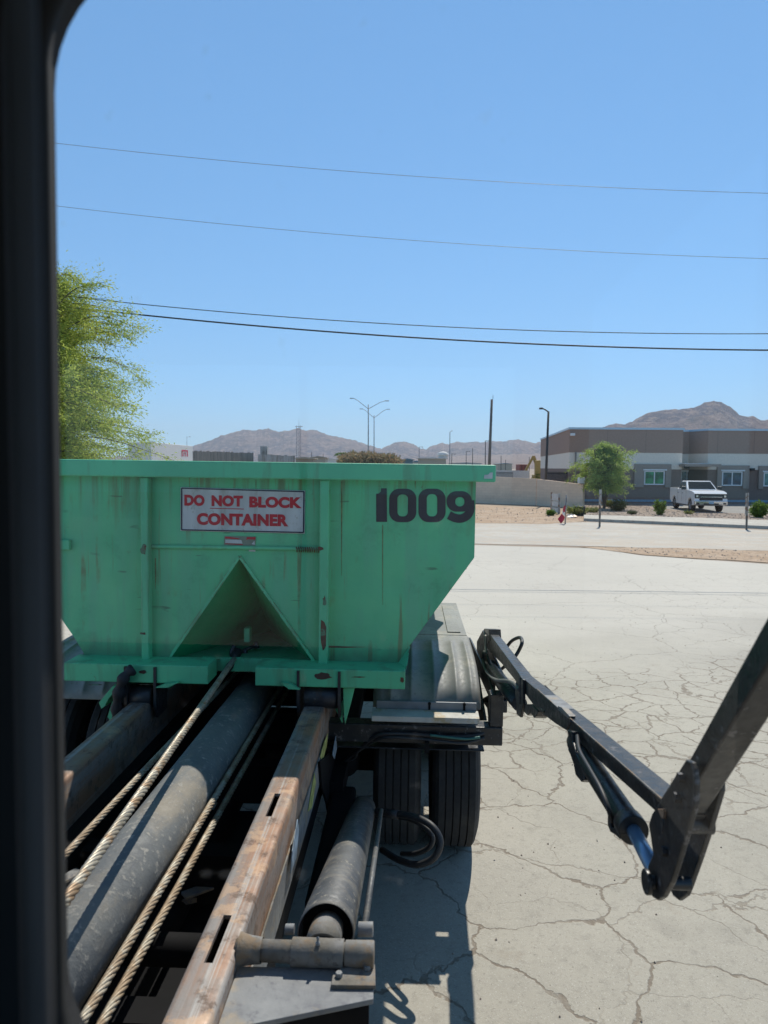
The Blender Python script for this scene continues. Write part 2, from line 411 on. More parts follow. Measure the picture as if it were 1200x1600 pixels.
p3 = [(880, 700), (905, 684), (925, 672), (943, 666), (948, 663.5), (960, 662), (972, 664), (985, 658), (1000, 649), (1010, 645), (1032, 641), (1060, 639), (1080, 637), (1095, 630), (1108, 626.5), (1122, 628.5), (1138, 637), (1150, 648), (1160, 651), (1172, 650), (1185, 657), (1200, 655), (1235, 664), (1290, 676), (1400, 700)]
mountain('mountain_range', p1, 5200, 7000, M['mt'], 3)
mountain('mountain_range', p2, 5600, 7400, M['mt'], 11, amp=0.55)
mountain('mountain_peak', p3, 2400, 3900, M['mt'], 23, amp=0.4)
pf = [(430, 727), (520, 722.5), (600, 718.5), (680, 714), (740, 711), (800, 709.5), (845, 708), (1000, 712), (1200, 722)]
mountain('alluvial_fan', pf, 2600, 5400, M['fan'], 31, ny=60, amp=0.10)

# ================================================================== BUILDING
def wallbox(mb, x0, x1, z0, z1, y0, y1): mb.box((x0, y0, z0), (x1, y1, z1))
M['stucco_brown'] = plain('brown_stucco', (0.36, 0.245, 0.19), 0.9, var=0.05)
M['stucco_grey'] = plain('pale_stucco', (0.80, 0.71, 0.60), 0.9, var=0.04)
M['stucco_dark'] = plain('dark_stucco', (0.235, 0.17, 0.14), 0.9, var=0.05)
M['stucco_mid'] = plain('surround_stucco', (0.32, 0.265, 0.225), 0.9, var=0.04)
M['coping'] = plain('coping_metal', (0.48, 0.58, 0.66), 0.35, 0.3, var=0.03)
M['blue_base'] = plain('blue_base_paint', (0.20, 0.33, 0.42), 0.6)
M['white'] = plain('white_frame', (0.75, 0.76, 0.76), 0.5, var=0.03)
M['black'] = plain('black_metal', (0.02, 0.02, 0.022), 0.5)
M['glassg'] = plain('green_reflection_glass', (0.02, 0.22, 0.09), 0.08, var=0.6, s=1.2)  # green reflection is put into the pane colour
M['glassb'] = plain('blue_reflection_glass', (0.02, 0.06, 0.10), 0.06, var=0.7, s=1.5)  # blue reflection painted as the pane's base colour
M['glassw'] = plain('pale_glass', (0.12, 0.26, 0.24), 0.08, var=0.4, s=1.2)
BY = 57.0; gb = gz(BY)
bld = thing('office_building', 'single storey brown and pale grey stucco office building behind the white pickup', 'building', I4, (20, BY, gb))
cx = lambda px, y=BY: P(px, 730, y).x
cz = lambda py, px=1000, y=BY: P(px, py, y).z
zT, zB1, zB2 = cz(671.5), cz(707.5), cz(733)
x0, xa, xb, xc_, x1 = cx(889), cx(1066), cx(1097), cx(1104), cx(1420)
LD = 22.0; lx = P(845, 690, BY+LD).x
for nm, z0, z1, m, pr in (('upper_wall', zB1, zT, 'stucco_brown', 0.0), ('middle_wall', zB2, zB1, 'stucco_grey', 0.02), ('lower_wall', gb-0.2, zB2, 'stucco_dark', 0.04)):
    mb = MB()
    outl = [(x0+pr, BY+pr), (xa-pr, BY+pr), (xa-pr, BY+2.6+pr), (xb, BY+2.6+pr), (xc_+pr+0.3, BY+0.5+pr), (x1, BY+0.5+pr), (x1, BY+LD), (lx+pr, BY+LD)]
    mb.prism([(x, y, z0) for x, y in outl], (0, 0, z1-z0)); part(nm, mb, M[m], bld)
mb = MB(); mb.prism([(x, y, zT) for x, y in [(x0-.08, BY-.08), (xa+.08, BY-.08), (xa+.08, BY+2.52), (xb-.05, BY+2.52), (xc_+.22, BY+.42), (x1, BY+.42), (x1, BY+LD), (lx-.08, BY+LD)]], (0, 0, 0.16)); part('coping', mb, M['coping'], bld)
mb = MB(); wallbox(mb, x0+.02, xa-.02, gb+.12, gb+.30, BY-.0, BY+.1); wallbox(mb, xc_+.33, x1, gb+.12, gb+.30, BY+.49, BY+.6); part('base_stripe', mb, M['blue_base'], bld)
for px in (948, 1008, 1120, 1177, 1232):
    y = BY if px < 1066 else BY+.5; part('wall_joint', MB().box((cx(px, y)-.02, y-.004, gb+.4), (cx(px, y)+.02, y+.03, zB2-.02)) if False else MB().box((cx(px, y)-.015, y-.006, zB1+.02), (cx(px, y)+.015, y+.02, zT-.02)), M['stucco_dark'], bld)
part('downpipe', MB().tube([(x0+.5, BY-.08, zB1), (x0+.5, BY-.08, gb+.1)], .06, 8), M['stucco_mid'], bld)
part('roof_unit', MB().box((cx(985), BY+9, zT-.2), (cx(1000), BY+11, zT+.25)), M['stucco_grey'], bld)
def win(pl, pr, pt, pb, y, gm, sl_, sr, st):
    xl, xr, zt, zb = cx(pl, y), cx(pr, y), cz(pt, pl, y), cz(pb, pl, y)
    mb = MB(); a, b, tz = cx(sl_, y), cx(sr, y), cz(st, pl, y)
    for q in ((a, xl-.04, zb-.2, tz), (xr+.04, b, zb-.2, tz), (xl-.04, xr+.04, zt+.16, tz)): mb.box((q[0], y-.16, q[2]), (q[1], y+.02, q[3]))
    part('window_surround', mb, M['stucco_mid'], bld)
    mb = MB()
    for q in ((xl, xl+.09, zb, zt), (xr-.09, xr, zb, zt), (xl+.09, xr-.09, zt-.09, zt), (xl+.09, xr-.09, zb, zb+.09), ((xl+xr)/2-.04, (xl+xr)/2+.04, zb+.09, zt-.09)): mb.box((q[0], y-.08, q[2]), (q[1], y+.03, q[3]))
    mb.box((xl-.12, y-.2, zt+.02), (xr+.12, y-.02, zt+.13))
    fr = part('window', mb, M['white'], bld)
    mb = MB(); mb.box((xl+.05, y-.02, zb+.05), (xr-.05, y+.01, zt-.05)); part('pane', mb, gm, fr)
win(1006.5, 1038.5, 735.5, 757.5, BY, M['glassg'], 991, 1048, 725)
win(1128, 1160, 736.5, 759, BY+.5, M['glassb'], 1120, 1170, 727)
win(1193, 1224, 738, 760, BY+.5, M['glassw'], 1185, 1235, 728)
mb = MB(); yd = BY+2.6
mb.box((cx(1064, yd), yd-.05, gb+2.55), (cx(1091, yd), yd+.06, gb+2.68))
for q in (1064, 1072.6, 1088.5): mb.box((cx(q, yd), yd-.05, gb), (cx(q+1.6, yd), yd+.06, gb+2.55))
dr = part('entrance_door', mb, M['white'], bld)
mb = MB(); mb.box((cx(1065, yd), yd-.01, gb), (cx(1089, yd), yd+.06, gb+2.55)); part('pane', mb, M['glassb'], dr)
mb = MB(); mb.box((cx(1061), BY-1.2, cz(728.5)), (cx(1116), BY+2.5, cz(724.5))); cn = part('canopy', mb, M['stucco_mid'], bld)
mb = MB(); mb.box((cx(1065), BY-.6, cz(724.4)), (cx(1101), BY+2.0, cz(723.6))); part('canopy_deck', mb, M['white'], cn)
for px, py, y in ((894, 679, BY), (1072, 730.5, BY+2.6), (1173.5, 733.5, BY+.5)):
    mb = MB(); p = P(px, py, y); mb.box((p.x-.16, y-.3, p.z-.1), (p.x+.16, y+.02, p.z+.1)); part('wall_light', mb, M['white'] if px == 894 else M['black'], bld)

# ================================================================== WALLS AND YARD BEYOND
M['block'] = m_dirt('tan_block_wall', (0.36, 0.315, 0.265), (0.32, 0.28, 0.235), (0.28, 0.245, 0.205), 0.4)
def m_block():
    m, t, b = mat('block_wall'); v = coords(t)
    br = nd(t, 'ShaderNodeTexBrick', {'Vector': coords(t, rot=(R(90), 0, 0)), 'Color1': c4((0.84, 0.64, 0.47)), 'Color2': c4((0.78, 0.59, 0.43)), 'Mortar': c4((0.66, 0.50, 0.37)), 'Scale': 1.0, 'Mortar Size': 0.006, 'Brick Width': 0.4, 'Row Height': 0.2})
    n = noise(t, v, 0.6, 7, 0.6)
    c = mix(t, rng_(t, n, 0.55, 0.9, 0, 0.35), br.outputs[0], (0.50, 0.38, 0.28)); t.links.new(c, b.inputs['Base Color'])
    b.inputs['Roughness'].default_value = 0.95; return m
M['blockw'] = m_block()
def wall_run(name, pts, th, m, cap=None, parent=None, **kw):
    """pts: (x, y, ztop, zbottom)"""
    mb = MB()
    for a, b in zip(pts, pts[1:]):
        d = Vector((b[0]-a[0], b[1]-a[1], 0)).normalized(); n = Vector((-d.y, d.x, 0))*th
        q = [Vector((a[0], a[1], a[3])), Vector((b[0], b[1], b[3])), Vector((b[0], b[1], b[2])), Vector((a[0], a[1], a[2]))]
        mb.prism(q, n)
    return part(name, mb, m, parent, **kw)
pw = []
for px, pt, y in ((300, 735, 62), (600, 740, 57.5), (745, 743.5, 55.5), (838, 748, 52.5), (911, 757, 49)):
    p = P(px, pt, y); pw.append((p.x, y, p.z, gz(y)-.3))
bw = thing('block_wall', 'tan concrete block wall between the dirt shoulder and the yard', 'wall', I4, (pw[2][0], pw[2][1], gz(55)))
wall_run('wall_panel', pw[:4], 0.2, M['blockw'], parent=bw); wall_run('wall_panel', [(pw[3][0]+.02, pw[3][1]-.02, pw[3][2]-.02, pw[3][3]), pw[4]], 0.2, M['blockw'], parent=bw)
# two-tier background: everything is real geometry at its own distance
def pole(name, label, cat, px, ptop, y, r=0.09, pb=None, lean=0.0, m='pole_grey', arms=(), group=None, r2=None, wood=False):
    a = P(px, ptop, y); g = gz(y)
    bx_ = P(pb if pb is not None else px, 730, y).x
    t = thing(name, label, cat, I4, (bx_, y, g), group)
    mb = MB().tube([(bx_, y, g-.3), (a.x, y, a.z)], [r, r2 or r*0.7], 10); part('post' if not arms else 'pole', mb, M[m], t)
    for (ax, ay, bx2, by2) in arms:
        s = P(ax, ay, y); e = P(bx2, by2, y); md_ = s.lerp(e, 0.75)+Vector((0, 0, abs(e.x-s.x)*0.05))
        mb = MB().tube([s, md_, e], r*0.45, 6); ar = part('arm', mb, M[m], t)
        dx = math.copysign(abs(e.x-s.x)*0.22+0.15, e.x-s.x)
        mb = MB().box((min(e.x, e.x+dx), y-.12, e.z-.05), (max(e.x, e.x+dx), y+.12, e.z+.07)); part('lamp_head', mb, M[m], ar)
    return t
M['pole_grey'] = plain('galvanised_pole', (0.22, 0.23, 0.25), 0.5, 0.3)
M['pole_dark'] = plain('dark_pole', (0.06, 0.055, 0.05), 0.6)
M['wood'] = worn('weathered_timber', (0.17, 0.125, 0.095), (0.11, 0.085, 0.07), scale=(6, 6, .4), s=3)
wp = pole('utility_pole', 'brown leaning timber pole behind the container end and the tan wall', 'pole', 768.5, 624, 62, 0.15, 763, m='wood')
mb = MB().tube([P(770, 624, 62), P(770.5, 617, 62)], 0.02, 6); part('spike', mb, M['pole_dark'], wp)
pole('street_light', 'tall dark light pole with one short lamp just behind the tan wall end', 'street light', 857, 643, 53, 0.11, 852.5, m='pole_dark', arms=((857, 643.5, 848, 638.5),))
pole('street_light', 'nearer and taller of the two double-armed grey street lamps', 'street light', 575.5, 632, 120, 0.11, arms=((575.5, 639, 553, 622.5), (575.5, 639, 601, 626.5)))
pole('street_light', 'farther and shorter of the two double-armed grey street lamps', 'street light', 584.5, 649, 150, 0.11, arms=((584.5, 653, 567, 639), (584.5, 653, 604, 639.5)))
pole('street_light', 'thin grey lamp with a tiny round head right of the domed roof hut', 'street light', 703, 675, 150, 0.10, arms=((703, 675.5, 705.5, 673.5),))
for i, (px, pt, pb, y, arm, lab) in enumerate([
    (706, 709, 706, 160, 1, 'short dark yard lamp directly right of the tall thin lamp'),
    (728.5, 705, 728.5, 170, 1, 'dark yard lamp with a short arm left of the plain dark pole'),
    (738.5, 700, 738.5, 160, 0, 'plain dark armless pole between two yard lamps'),
    (758.5, 688.5, 758.5, 130, 1, 'dark lamp pole just left of the leaning timber pole'),
    (783, 712, 783, 150, 0, 'short dark pole above the low white yard wall'),
    (790, 718, 790, 180, 0, 'tiny thin pole above the white yard wall, left of its gap'),
    (827, 714, 827, 170, 0, 'thin far pole above the red stack beside the digger'),
    (655, 698, 655, 150, 1, 'small distant lamp left of the domed roof hut'),
    (487, 706, 487, 170, 0, 'short dark post over the beige roofs by the lattice mast'),
    (505, 709, 505, 190, 0, 'short thin post between beige roofs and the brush heap'),
    (292, 682, 292, 180, 1, 'thin pale antenna pole above the white trailer')]):
    pole('yard_pole', lab, 'pole', px, pt, y, 0.10 if px != 292 else 0.06, pb, m='pole_dark' if px not in (655, 292) else 'pole_grey',
         arms=((px, pt+.5, px+4.0, pt+.5),) if arm else (), group='thin poles in the yards beyond the container')
# lattice mast
y = 300; a = P(467, 665, y); g = gz(y); zt = a.z
mst = thing('radio_mast', 'slim steel lattice radio mast in front of the left mountains', 'mast', I4, (a.x, y, g))
mb = MB(); wd = 0.95
for sx, sy in ((-1, -1), (1, -1), (0, 1)): mb.tube([(a.x+sx*wd, y+sy*wd, g), (a.x+sx*wd*.9, y+sy*wd*.9, zt)], 0.09, 5)
part('mast_legs', mb, M['pole_grey'], mst)
mb = MB(); k = 0; z = g
while z < zt-1.6:
    for (s1, s2) in (((-1, -1), (1, -1)), ((1, -1), (0, 1)), ((0, 1), (-1, -1))):
        mb.tube([(a.x+s1[0]*wd, y+s1[1]*wd, z), (a.x+s2[0]*wd, y+s2[1]*wd, z+1.6)], 0.05, 4)
    z += 1.6
part('bracing', mb, M['pole_grey'], mst)
mb = MB().tube([(a.x, y, zt-1), (a.x, y, zt+2.5)], 0.05, 5); mb.box((a.x-1.6, y-.1, zt-.5), (a.x+1.6, y+.1, zt-.3)); part('aerial', mb, M['pole_grey'], mst)

# weathered panel fence behind the container
M['fence'] = worn('weathered_fence', (0.30, 0.25, 0.20), (0.22, 0.185, 0.155), (0.15, 0.125, 0.105), scale=(2.2, 2.2, .15), s=1.4)
M['fence2'] = worn('grey_panels', (0.36, 0.35, 0.33), (0.25, 0.22, 0.19), (0.17, 0.14, 0.12), scale=(1.2, 1.2, .3), s=1.0)
def pfence(label, p0, p1, t0, t1, y0, y1, m, n):
    a, b = P(p0, t0, y0), P(p1, t1, y1); g = gz(y0); mb = MB()
    for i in range(n):
        s = i/n; e = (i+0.94)/n; q0 = a.lerp(b, s); q1 = a.lerp(b, e); dz = random.uniform(-.08, .08)
        mb.prism([(q0.x, q0.y, g), (q1.x, q1.y, g), (q1.x, q1.y, q1.z+dz), (q0.x, q0.y, q0.z+dz)], (0, .06+.04*(i % 2), 0))
    o = part('panel_fence', mb, m, None, I4, (a.x, y0, g)); return tag(o, label, 'fence')
pfence('long weathered brown board fence right of the white trailer', 301, 396, 704.5, 707.5, 86, 95, M['fence'], 44)
pfence('short grey and brown patched fence right of the rooftop cooler', 403, 461, 709.5, 712.5, 92, 100, M['fence2'], 13)
mb = MB(); a = P(406.5, 697, 104); b = P(417.5, 709, 104)
mb.box((a.x, 104, b.z-1), (b.x, 105, a.z)); t = part('rooftop_tank', mb, M['fence2'], None, I4, (a.x, 104, 0), bev=.03)
mb = MB(); mb.box((a.x+.1, 104.1, gz(104)), (a.x+.25, 104.25, b.z-1.0)); mb.box((b.x-.25, 104.1, gz(104)), (b.x-.1, 104.25, b.z-1)); part('stand_leg', mb, M['pole_grey'], t)
tag(t, 'rusty and pale box on legs rising above the board fence', 'tank')
# distant low buildings, bumps and yard clutter
M['beige'] = plain('beige_wall', (0.42, 0.37, 0.29), 0.9); M['tanroof'] = plain('tan_roof', (0.33, 0.27, 0.20), 0.9)
M['whitew'] = plain('white_wall', (0.62, 0.60, 0.56), 0.8); M['bluep'] = plain('faded_blue_paint', (0.10, 0.19, 0.24), 0.6)
M['redp'] = plain('faded_red_paint', (0.30, 0.10, 0.08), 0.7); M['yell'] = plain('machine_yellow', (0.42, 0.27, 0.08), 0.6)
def hut(label, pl, pr, pt, y, depth, wm, rm, name='yard_hut', cat='hut', roof=0.35, door=True):
    a, b = P(pl, pt, y), P(pr, pt, y); g = gz(y); top = a.z
    t = thing(name, label, cat, I4, (a.x, y, g))
    part('wall', MB().box((a.x, y, g), (b.x, y+depth, top-roof)), wm, t)
    part('roof', MB().prism([(a.x-.3, y-.3, top-roof), (b.x+.3, y-.3, top-roof), (b.x+.3, y-.3, top-roof+.12), ((a.x+b.x)/2, y-.3, top), (a.x-.3, y-.3, top-roof+.12)], (0, depth+.6, 0)), rm, t)
    if door:
        part('door', MB().box((a.x*.4+b.x*.6, y-.05, g), (a.x*.4+b.x*.6+1.0, y+.02, min(g+2.1, top-roof-.2))), M['whitew'], t)
    return t
hd = hut('low beige hut with a pale dome vent on its roof', 656, 697, 714, 110, 6, M['beige'], M['whitew'], roof=.25)
p = P(692, 713, 112); part('dome_vent', MB().lathe([(0, .75), (.35, .75), (.36, .95), (.45, .95), (.7, .8), (.9, .45), (.97, 0.01)], (p.x, 112, p.z-.2), 'z', 16), M['whitew'], hd)
hut('beige flat shed left of the brush heap', 487, 508, 712.5, 130, 6, M['beige'], M['tanroof'])
hut('wider tan shed beside the lattice mast foot', 462, 489, 713.5, 120, 6, M['tanroof'], M['beige'])
hut('blue roofed shelter right of the brush heap', 628, 645, 716, 120, 5, M['bluep'], M['bluep'], cat='shelter', name='yard_shelter')
hut('small white hut between blue shelter and domed hut', 646, 655, 719.5, 130, 4, M['whitew'], M['bluep'])
hut('pale far warehouse over the tan shed by the mast', 509, 527, 716, 220, 8, M['whitew'], M['whitew'], name='far_shed', cat='shed', door=False)
hut('low long white shed far beyond the white yard wall', 705, 752, 722.5, 240, 10, M['whitew'], M['bluep'], name='far_shed', cat='shed', door=False)
hut('tiny pale shed on the plain above the white yard wall', 778, 800, 723.5, 260, 10, M['beige'], M['bluep'], name='far_shed', cat='shed', door=False)
# white yard wall with iron fence
wy = 88
q = [P(px, pt, wy) for px, pt in ((700, 733), (800, 735), (827, 735.5))]
o = wall_run('yard_wall', [(p.x, wy, p.z, gz(wy)) for p in q], .25, M['whitew'], loc=(q[1].x, wy, gz(wy))); tag(o, 'low white yard wall seen over the tan block wall', 'wall')
def ironfence(label, p0, p1, pt, y, n):
    a, b = P(p0, pt, y), P(p1, pt, y); g = gz(y)
    t = thing('iron_fence', label, 'fence', I4, (a.x, y, g))
    mb = MB()
    for i in range(n+1):
        x = a.x+(b.x-a.x)*i/n; mb.box((x-.02, y-.02, g), (x+.02, y+.02, a.z))
    part('bars', mb, M['black'], t)
    mb = MB()
    for z in (a.z-.15, a.z-1.3): mb.box((a.x, y-.035, z-.03), (b.x, y-.022, z+.03))
    part('rail', mb, M['black'], t)
ironfence('black iron fence against the office building side', 852, 889, 737, 58, 26)
ironfence('dark railing in front of the white yard wall', 776, 801, 737, 86, 18)
# stacks and digger in the yard
o = part('container_stack', MB().box((P(812, 725, 105).x, 105, gz(105)), (P(825, 725, 105).x, 108, P(812, 725.5, 105).z)), M['redp'], loc=(P(812, 725, 105).x, 105, gz(105)), bev=.05)
part('door_rods', MB().box((P(815, 725, 105).x, 104.9, gz(105)+.2), (P(815.6, 725, 105).x, 104.99, P(812, 726.5, 105).z)).box((P(820, 725, 105).x, 104.9, gz(105)+.2), (P(820.6, 725, 105).x, 104.99, P(812, 726.5, 105).z)), M['pole_dark'], o)
tag(o, 'faded red storage box between the yard wall and the digger', 'container')
y = 98; dg = thing('excavator', 'dusty yellow excavator parked behind the weeds left of the office building', 'excavator', I4, (P(838, 730, y).x, y, gz(y)))
bx0 = P(835, 730, y).x; g = gz(y)
part('track', MB().box((bx0-.6, y-.3, g), (bx0+2.2, y+.3, g+.8)), M['pole_dark'], dg, bev=.25)
part('body', MB().box((bx0-.2, y-.8, g+.85), (bx0+1.9, y+.8, g+1.9)), M['yell'], dg, bev=.15)
part('cab', MB().box((bx0, y-.7, g+1.9), (bx0+.9, y+.1, P(838, 719, y).z)), M['yell'], dg, bev=.12)
a = Vector((bx0+.9, y+.3, g+1.7)); b = Vector((bx0-.1, y+.3, P(835, 716, y).z+.3)); c = Vector((bx0-1.4, y+.3, g+1.9))
part('boom', MB().bar(a, b, .3, .4).bar(b, c, .25, .3), M['yell'], dg)
part('bucket', MB().prism([c+Vector((-.3, -.3, .2)), c+Vector((.3, -.3, .1)), c+Vector((.4, -.3, -.6)), c+Vector((-.3, -.3, -.5))], (0, .7, 0)), M['pole_dark'], dg)

# white box trailer
y = 62; g = gz(y)
tr = thing('box_trailer', 'white box trailer with a red mark, left of the board fence', 'trailer', I4, (P(270, 730, y).x, y, g))
a = P(236, 690.5, y); b = P(301, 697, y+9)
M['trw'] = plain('trailer_white', (0.72, 0.70, 0.66), 0.5, var=0.04); M['redm'] = plain('faded_red_mark', (0.55, 0.06, 0.10), 0.6, var=.4, s=6)
mb = MB(); q = [Vector((a.x, y, g+1.0)), Vector((b.x, y+9, g+1.0)), Vector((b.x, y+9, b.z)), Vector((a.x, y, a.z))]
mb.prism(q, (-2.6, 1.6, 0)); bx_ = part('body', mb, M['trw'], tr, bev=.03)
d = (q[1]-q[0]).normalized(); n = Vector((d.y, -d.x, 0))*.012
mk0 = q[0]+d*((P(254, 730, y).x-a.x)/d.x*.86)
zt, zb = P(254, 700.5, y+1).z, P(254, 711.5, y+1).z
def mq(s0, s1, z0, z1):
    A = mk0+d*s0+n; B = mk0+d*s1+n
    return [(A.x, A.y, z0), (B.x, B.y, z0), (B.x, B.y, z1), (A.x, A.y, z1)]
hh = zt-zb; mb = MB()
for s0, s1, f0, f1 in ((0, .25, 0, 1), (.25, 1.5, .75, 1), (1.25, 1.5, 0, .75), (.45, .62, 0, .6), (.85, 1.02, 0, .6), (.45, 1.02, .45, .6)):
    mb.prism(mq(s0, s1, zb+hh*f0, zb+hh*f1), n*.3)
part('red_mark', mb, M['redm'], bx_)
mb = MB()
for k in (1.2, 2.3, 7.2): 
    c = q[0]+d*k; mb.lathe([(-.12, .48), (.12, .48)], (c.x, c.y+.3, g+.48), 'y', 18)
part('wheels', mb, M['black'], tr)

# ================================================================== PICKUP
def pickup():
    c = G(1105, 799.5); fx = Vector((-0.13, -0.99, 0)).normalized(); fy = Vector((-fx.y, fx.x, 0))
    FM = Matrix(((fx.x, fy.x, 0, c.x), (fx.y, fy.y, 0, c.y+1.6), (0, 0, 1, gz(c.y+1.6)+.012), (0, 0, 0, 1)))
    t = thing('pickup_truck', 'white crew cab pickup parked facing the road before the brown office building', 'pickup truck', FM)
    paint = plain('white_car_paint', (0.88, 0.88, 0.88), 0.25, var=0.01); paint.node_tree.nodes['Principled BSDF'].inputs['Coat Weight'].default_value = 0.6
    glass = plain('dark_car_glass', (0.010, 0.012, 0.014), 0.15, var=.2); glass.node_tree.nodes['Principled BSDF'].inputs['Specular IOR Level'].default_value = .3; blk = plain('black_trim', (0.018, 0.018, 0.02), 0.45)
    chrome = plain('chrome', (0.75, 0.75, 0.75), 0.15, 0.9, var=.02); tyre = plain('car_tyre', (0.02, 0.02, 0.02), 0.85)
    rim = plain('alloy_rim', (0.42, 0.43, 0.45), 0.3, 0.8)
    WX = (-1.85, 1.87); WR = .5
    prof = [(-2.92, .60), (-2.95, 1.10), (-2.93, 1.44), (-1.02, 1.44), (-1.0, 1.42), (.98, 1.42), (1.2, 1.41), (2.2, 1.36), (2.72, 1.28), (2.87, 1.18), (2.92, .95), (2.92, .62), (2.75, .48)]
    def arch(cx_):
        return [(cx_+WR*math.cos(q), .42+WR*math.sin(q)) for q in [math.pi*k/10 for k in range(11)]]
    bot = [(2.42, .44)]+arch(WX[1])[0:]+[(1.3, .42), (-1.3, .42)]+arch(WX[0])+[(-2.4, .44)]
    poly = prof+bot
    hw = .99
    mb = MB().prism([(x, -hw, z) for x, z in poly], (0, 2*hw, 0))
    body = part('body', mb, paint, t, bev=.05)
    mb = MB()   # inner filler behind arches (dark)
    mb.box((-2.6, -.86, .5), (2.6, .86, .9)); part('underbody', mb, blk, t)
    B = [(-.98, .93), (1.15, .93)]; T = [(-.72, .76), (.28, .76)]
    mb = MB(); zb, zt = 1.41, 1.97
    vs = [(-1.0, -.95, zb), (1.12, -.95, zb), (1.12, .95, zb), (-1.0, .95, zb), (-.78, -.77, zt), (.26, -.77, zt), (.26, .77, zt), (-.78, .77, zt)]
    mb.add(vs, [(0, 3, 2, 1), (4, 5, 6, 7), (0, 1, 5, 4), (1, 2, 6, 5), (2, 3, 7, 6), (3, 0, 4, 7)])
    cab = part('cab', mb, paint, t, bev=.06)
    def quad(p, nrm, th=.012):
        return MB().prism([Vector(q) for q in p], Vector(nrm).normalized()*th)
    def lerp4(a, b, k): return tuple(a[i]+(b[i]-a[i])*k for i in range(3))
    def pane(A, Bq, C, D, mx, my, nrm, name):
        # A,B bottom; C,D top ; inset
        f = lambda s, q: Vector(A)*(1-s)*(1-q)+Vector(Bq)*s*(1-q)+Vector(C)*s*q+Vector(D)*(1-s)*q
        return part(name, quad([f(mx[0], my[0]), f(mx[1], my[0]), f(mx[1], my[1]), f(mx[0], my[1])], nrm), glass, cab)
    v = [Vector(q) for q in vs]
    pane(v[1], v[2], v[6], v[5], (.05, .95), (.06, .90), (.55, 0, .8), 'windshield')
    for s, (a, b, c_, d_) in ((-1, (0, 1, 5, 4)), (1, (3, 2, 6, 7))):
        pane(v[a], v[b], v[c_], v[d_], (.07, .46), (.08, .86), (0, s, .25), 'side_window')
        pane(v[a], v[b], v[c_], v[d_], (.50, .90), (.08, .86), (0, s, .25), 'side_window')
    pane(v[0], v[3], v[7], v[4], (.1, .9), (.1, .85), (-1, 0, .3), 'rear_window')
    part('bed_cover', MB().box((-2.85, -.86, 1.40), (-1.05, .86, 1.465)), blk, t, bev=.01)
    g_ = part('grille', MB().box((2.84, -.70, .78), (2.955, .70, 1.20)), blk, t, bev=.02)
    part('grille_bar', MB().box((2.955, -.66, .98), (2.970, .66, 1.01)), chrome, g_)
    part('badge', MB().lathe([(0, .1), (.02, .1)], (2.965, 0, .995), 'x', 20), plain('blue_badge', (0.05, .12, .3), .3), g_)
    for s in (-1, 1):
        h = part('headlight', MB().box((2.72, s*.71, .90), (2.945, s*.985, 1.20)), blk, t, bev=.02)
        part('lamp', MB().box((2.94, s*.78, .98), (2.955, s*.90, 1.10)), chrome, h)
        part('mirror', MB().box((.86, s*.98, 1.40), (1.02, s*1.27, 1.62)), blk, t, bev=.04)
        part('door_handle', MB().box((-.9, s*.985, 1.14), (-.72, s*1.01, 1.18)).box((.1, s*.985, 1.14), (.28, s*1.01, 1.18)), blk, t)
        mb = MB()
        for x in (-1.02, .0, 1.02): mb.box((x-.012, s*.985, .55), (x+.012, s*.993, 1.34))
        part('door_gap', mb, blk, t)
        part('running_board', MB().box((-1.2, s*.84, .36), (1.2, s*1.02, .42)), blk, t)
    bp = part('bumper', MB().box((2.8, -.99, .50), (3.02, .99, .76)), chrome, t, bev=.04)
    part('fog_recess', MB().box((3.0, -.9, .53), (3.03, -.72, .64)).box((3.0, .72, .53), (3.03, .9, .64)).box((3.0, -.45, .50), (3.026, .45, .60)), blk, bp)
    part('number_plate', MB().box((3.026, -.15, .56), (3.04, .15, .70)), plain('plate_blue', (.35, .5, .6), .5), bp)
    for x in WX:
        for s in (-1, 1):
            c0 = (x, s*.83, .42)
            prof_ = [(-.12, .25), (-.14, .36), (-.11, .41), (.11, .41), (.14, .36), (.12, .25)]
            wt = part('wheel', MB().lathe(prof_, c0, 'y', 28), tyre, t)
            mb = MB().lathe([(s*.10, .26), (s*.07, .24), (s*.05, .06), (s*.12, .05), (s*.12, .001)], c0, 'y', 24)
            for k in range(6):
                q = k*math.pi/3; mb.bar((x+.05*math.cos(q), s*(.83+.11), .42+.05*math.sin(q)), (x+.24*math.cos(q), s*(.83+.11), .42+.24*math.sin(q)), .05, .03)
            part('rim', mb, rim, wt)
pickup()

# ================================================================== ROADSIDE THINGS
def post(px, pt, pb, label, group=None, bottom=None):
    g = G(px-1.5, pb); t_ = P(px, pt, g.y); wd = .045
    o = thing('marker_post', label, 'post', I4, (g.x, g.y, g.z), group)
    # U-channel steel post
    mb = MB()
    h = t_.z-g.z; lean = t_.x-g.x
    for k, (a, b) in enumerate((((-wd, -.02), (-wd*.55, .0)), ((-wd*.55, .0), (-wd*.45, .04)), ((-wd*.45, .04), (wd*.45, .05)), ((wd*.45, .05), (wd*.55, .0)), ((wd*.55, .0), (wd, -.02)))):
        mb.prism([(g.x+a[0], g.y+a[1], g.z-.2), (g.x+b[0], g.y+b[1], g.z-.2), (g.x+b[0]+lean, g.y+b[1], t_.z), (g.x+a[0]+lean, g.y+a[1], t_.z)], (0, -.012, 0))
    part('channel', mb, M['galv'], o)
    return o, g, t_
M['galv'] = worn('galvanised_steel', (0.40, 0.38, 0.35), (0.30, 0.28, 0.26), (0.22, 0.12, 0.07), s=4, metal=.4, th=(.55, .62))
o, g, t_ = post(938, 765, 823.5, 'grey steel channel post standing in front of the small green tree')
part('reflector', MB().box((t_.x-.06, t_.y-.03, t_.z-.75), (t_.x+.06, t_.y-.018, t_.z)), M['galv'], o)
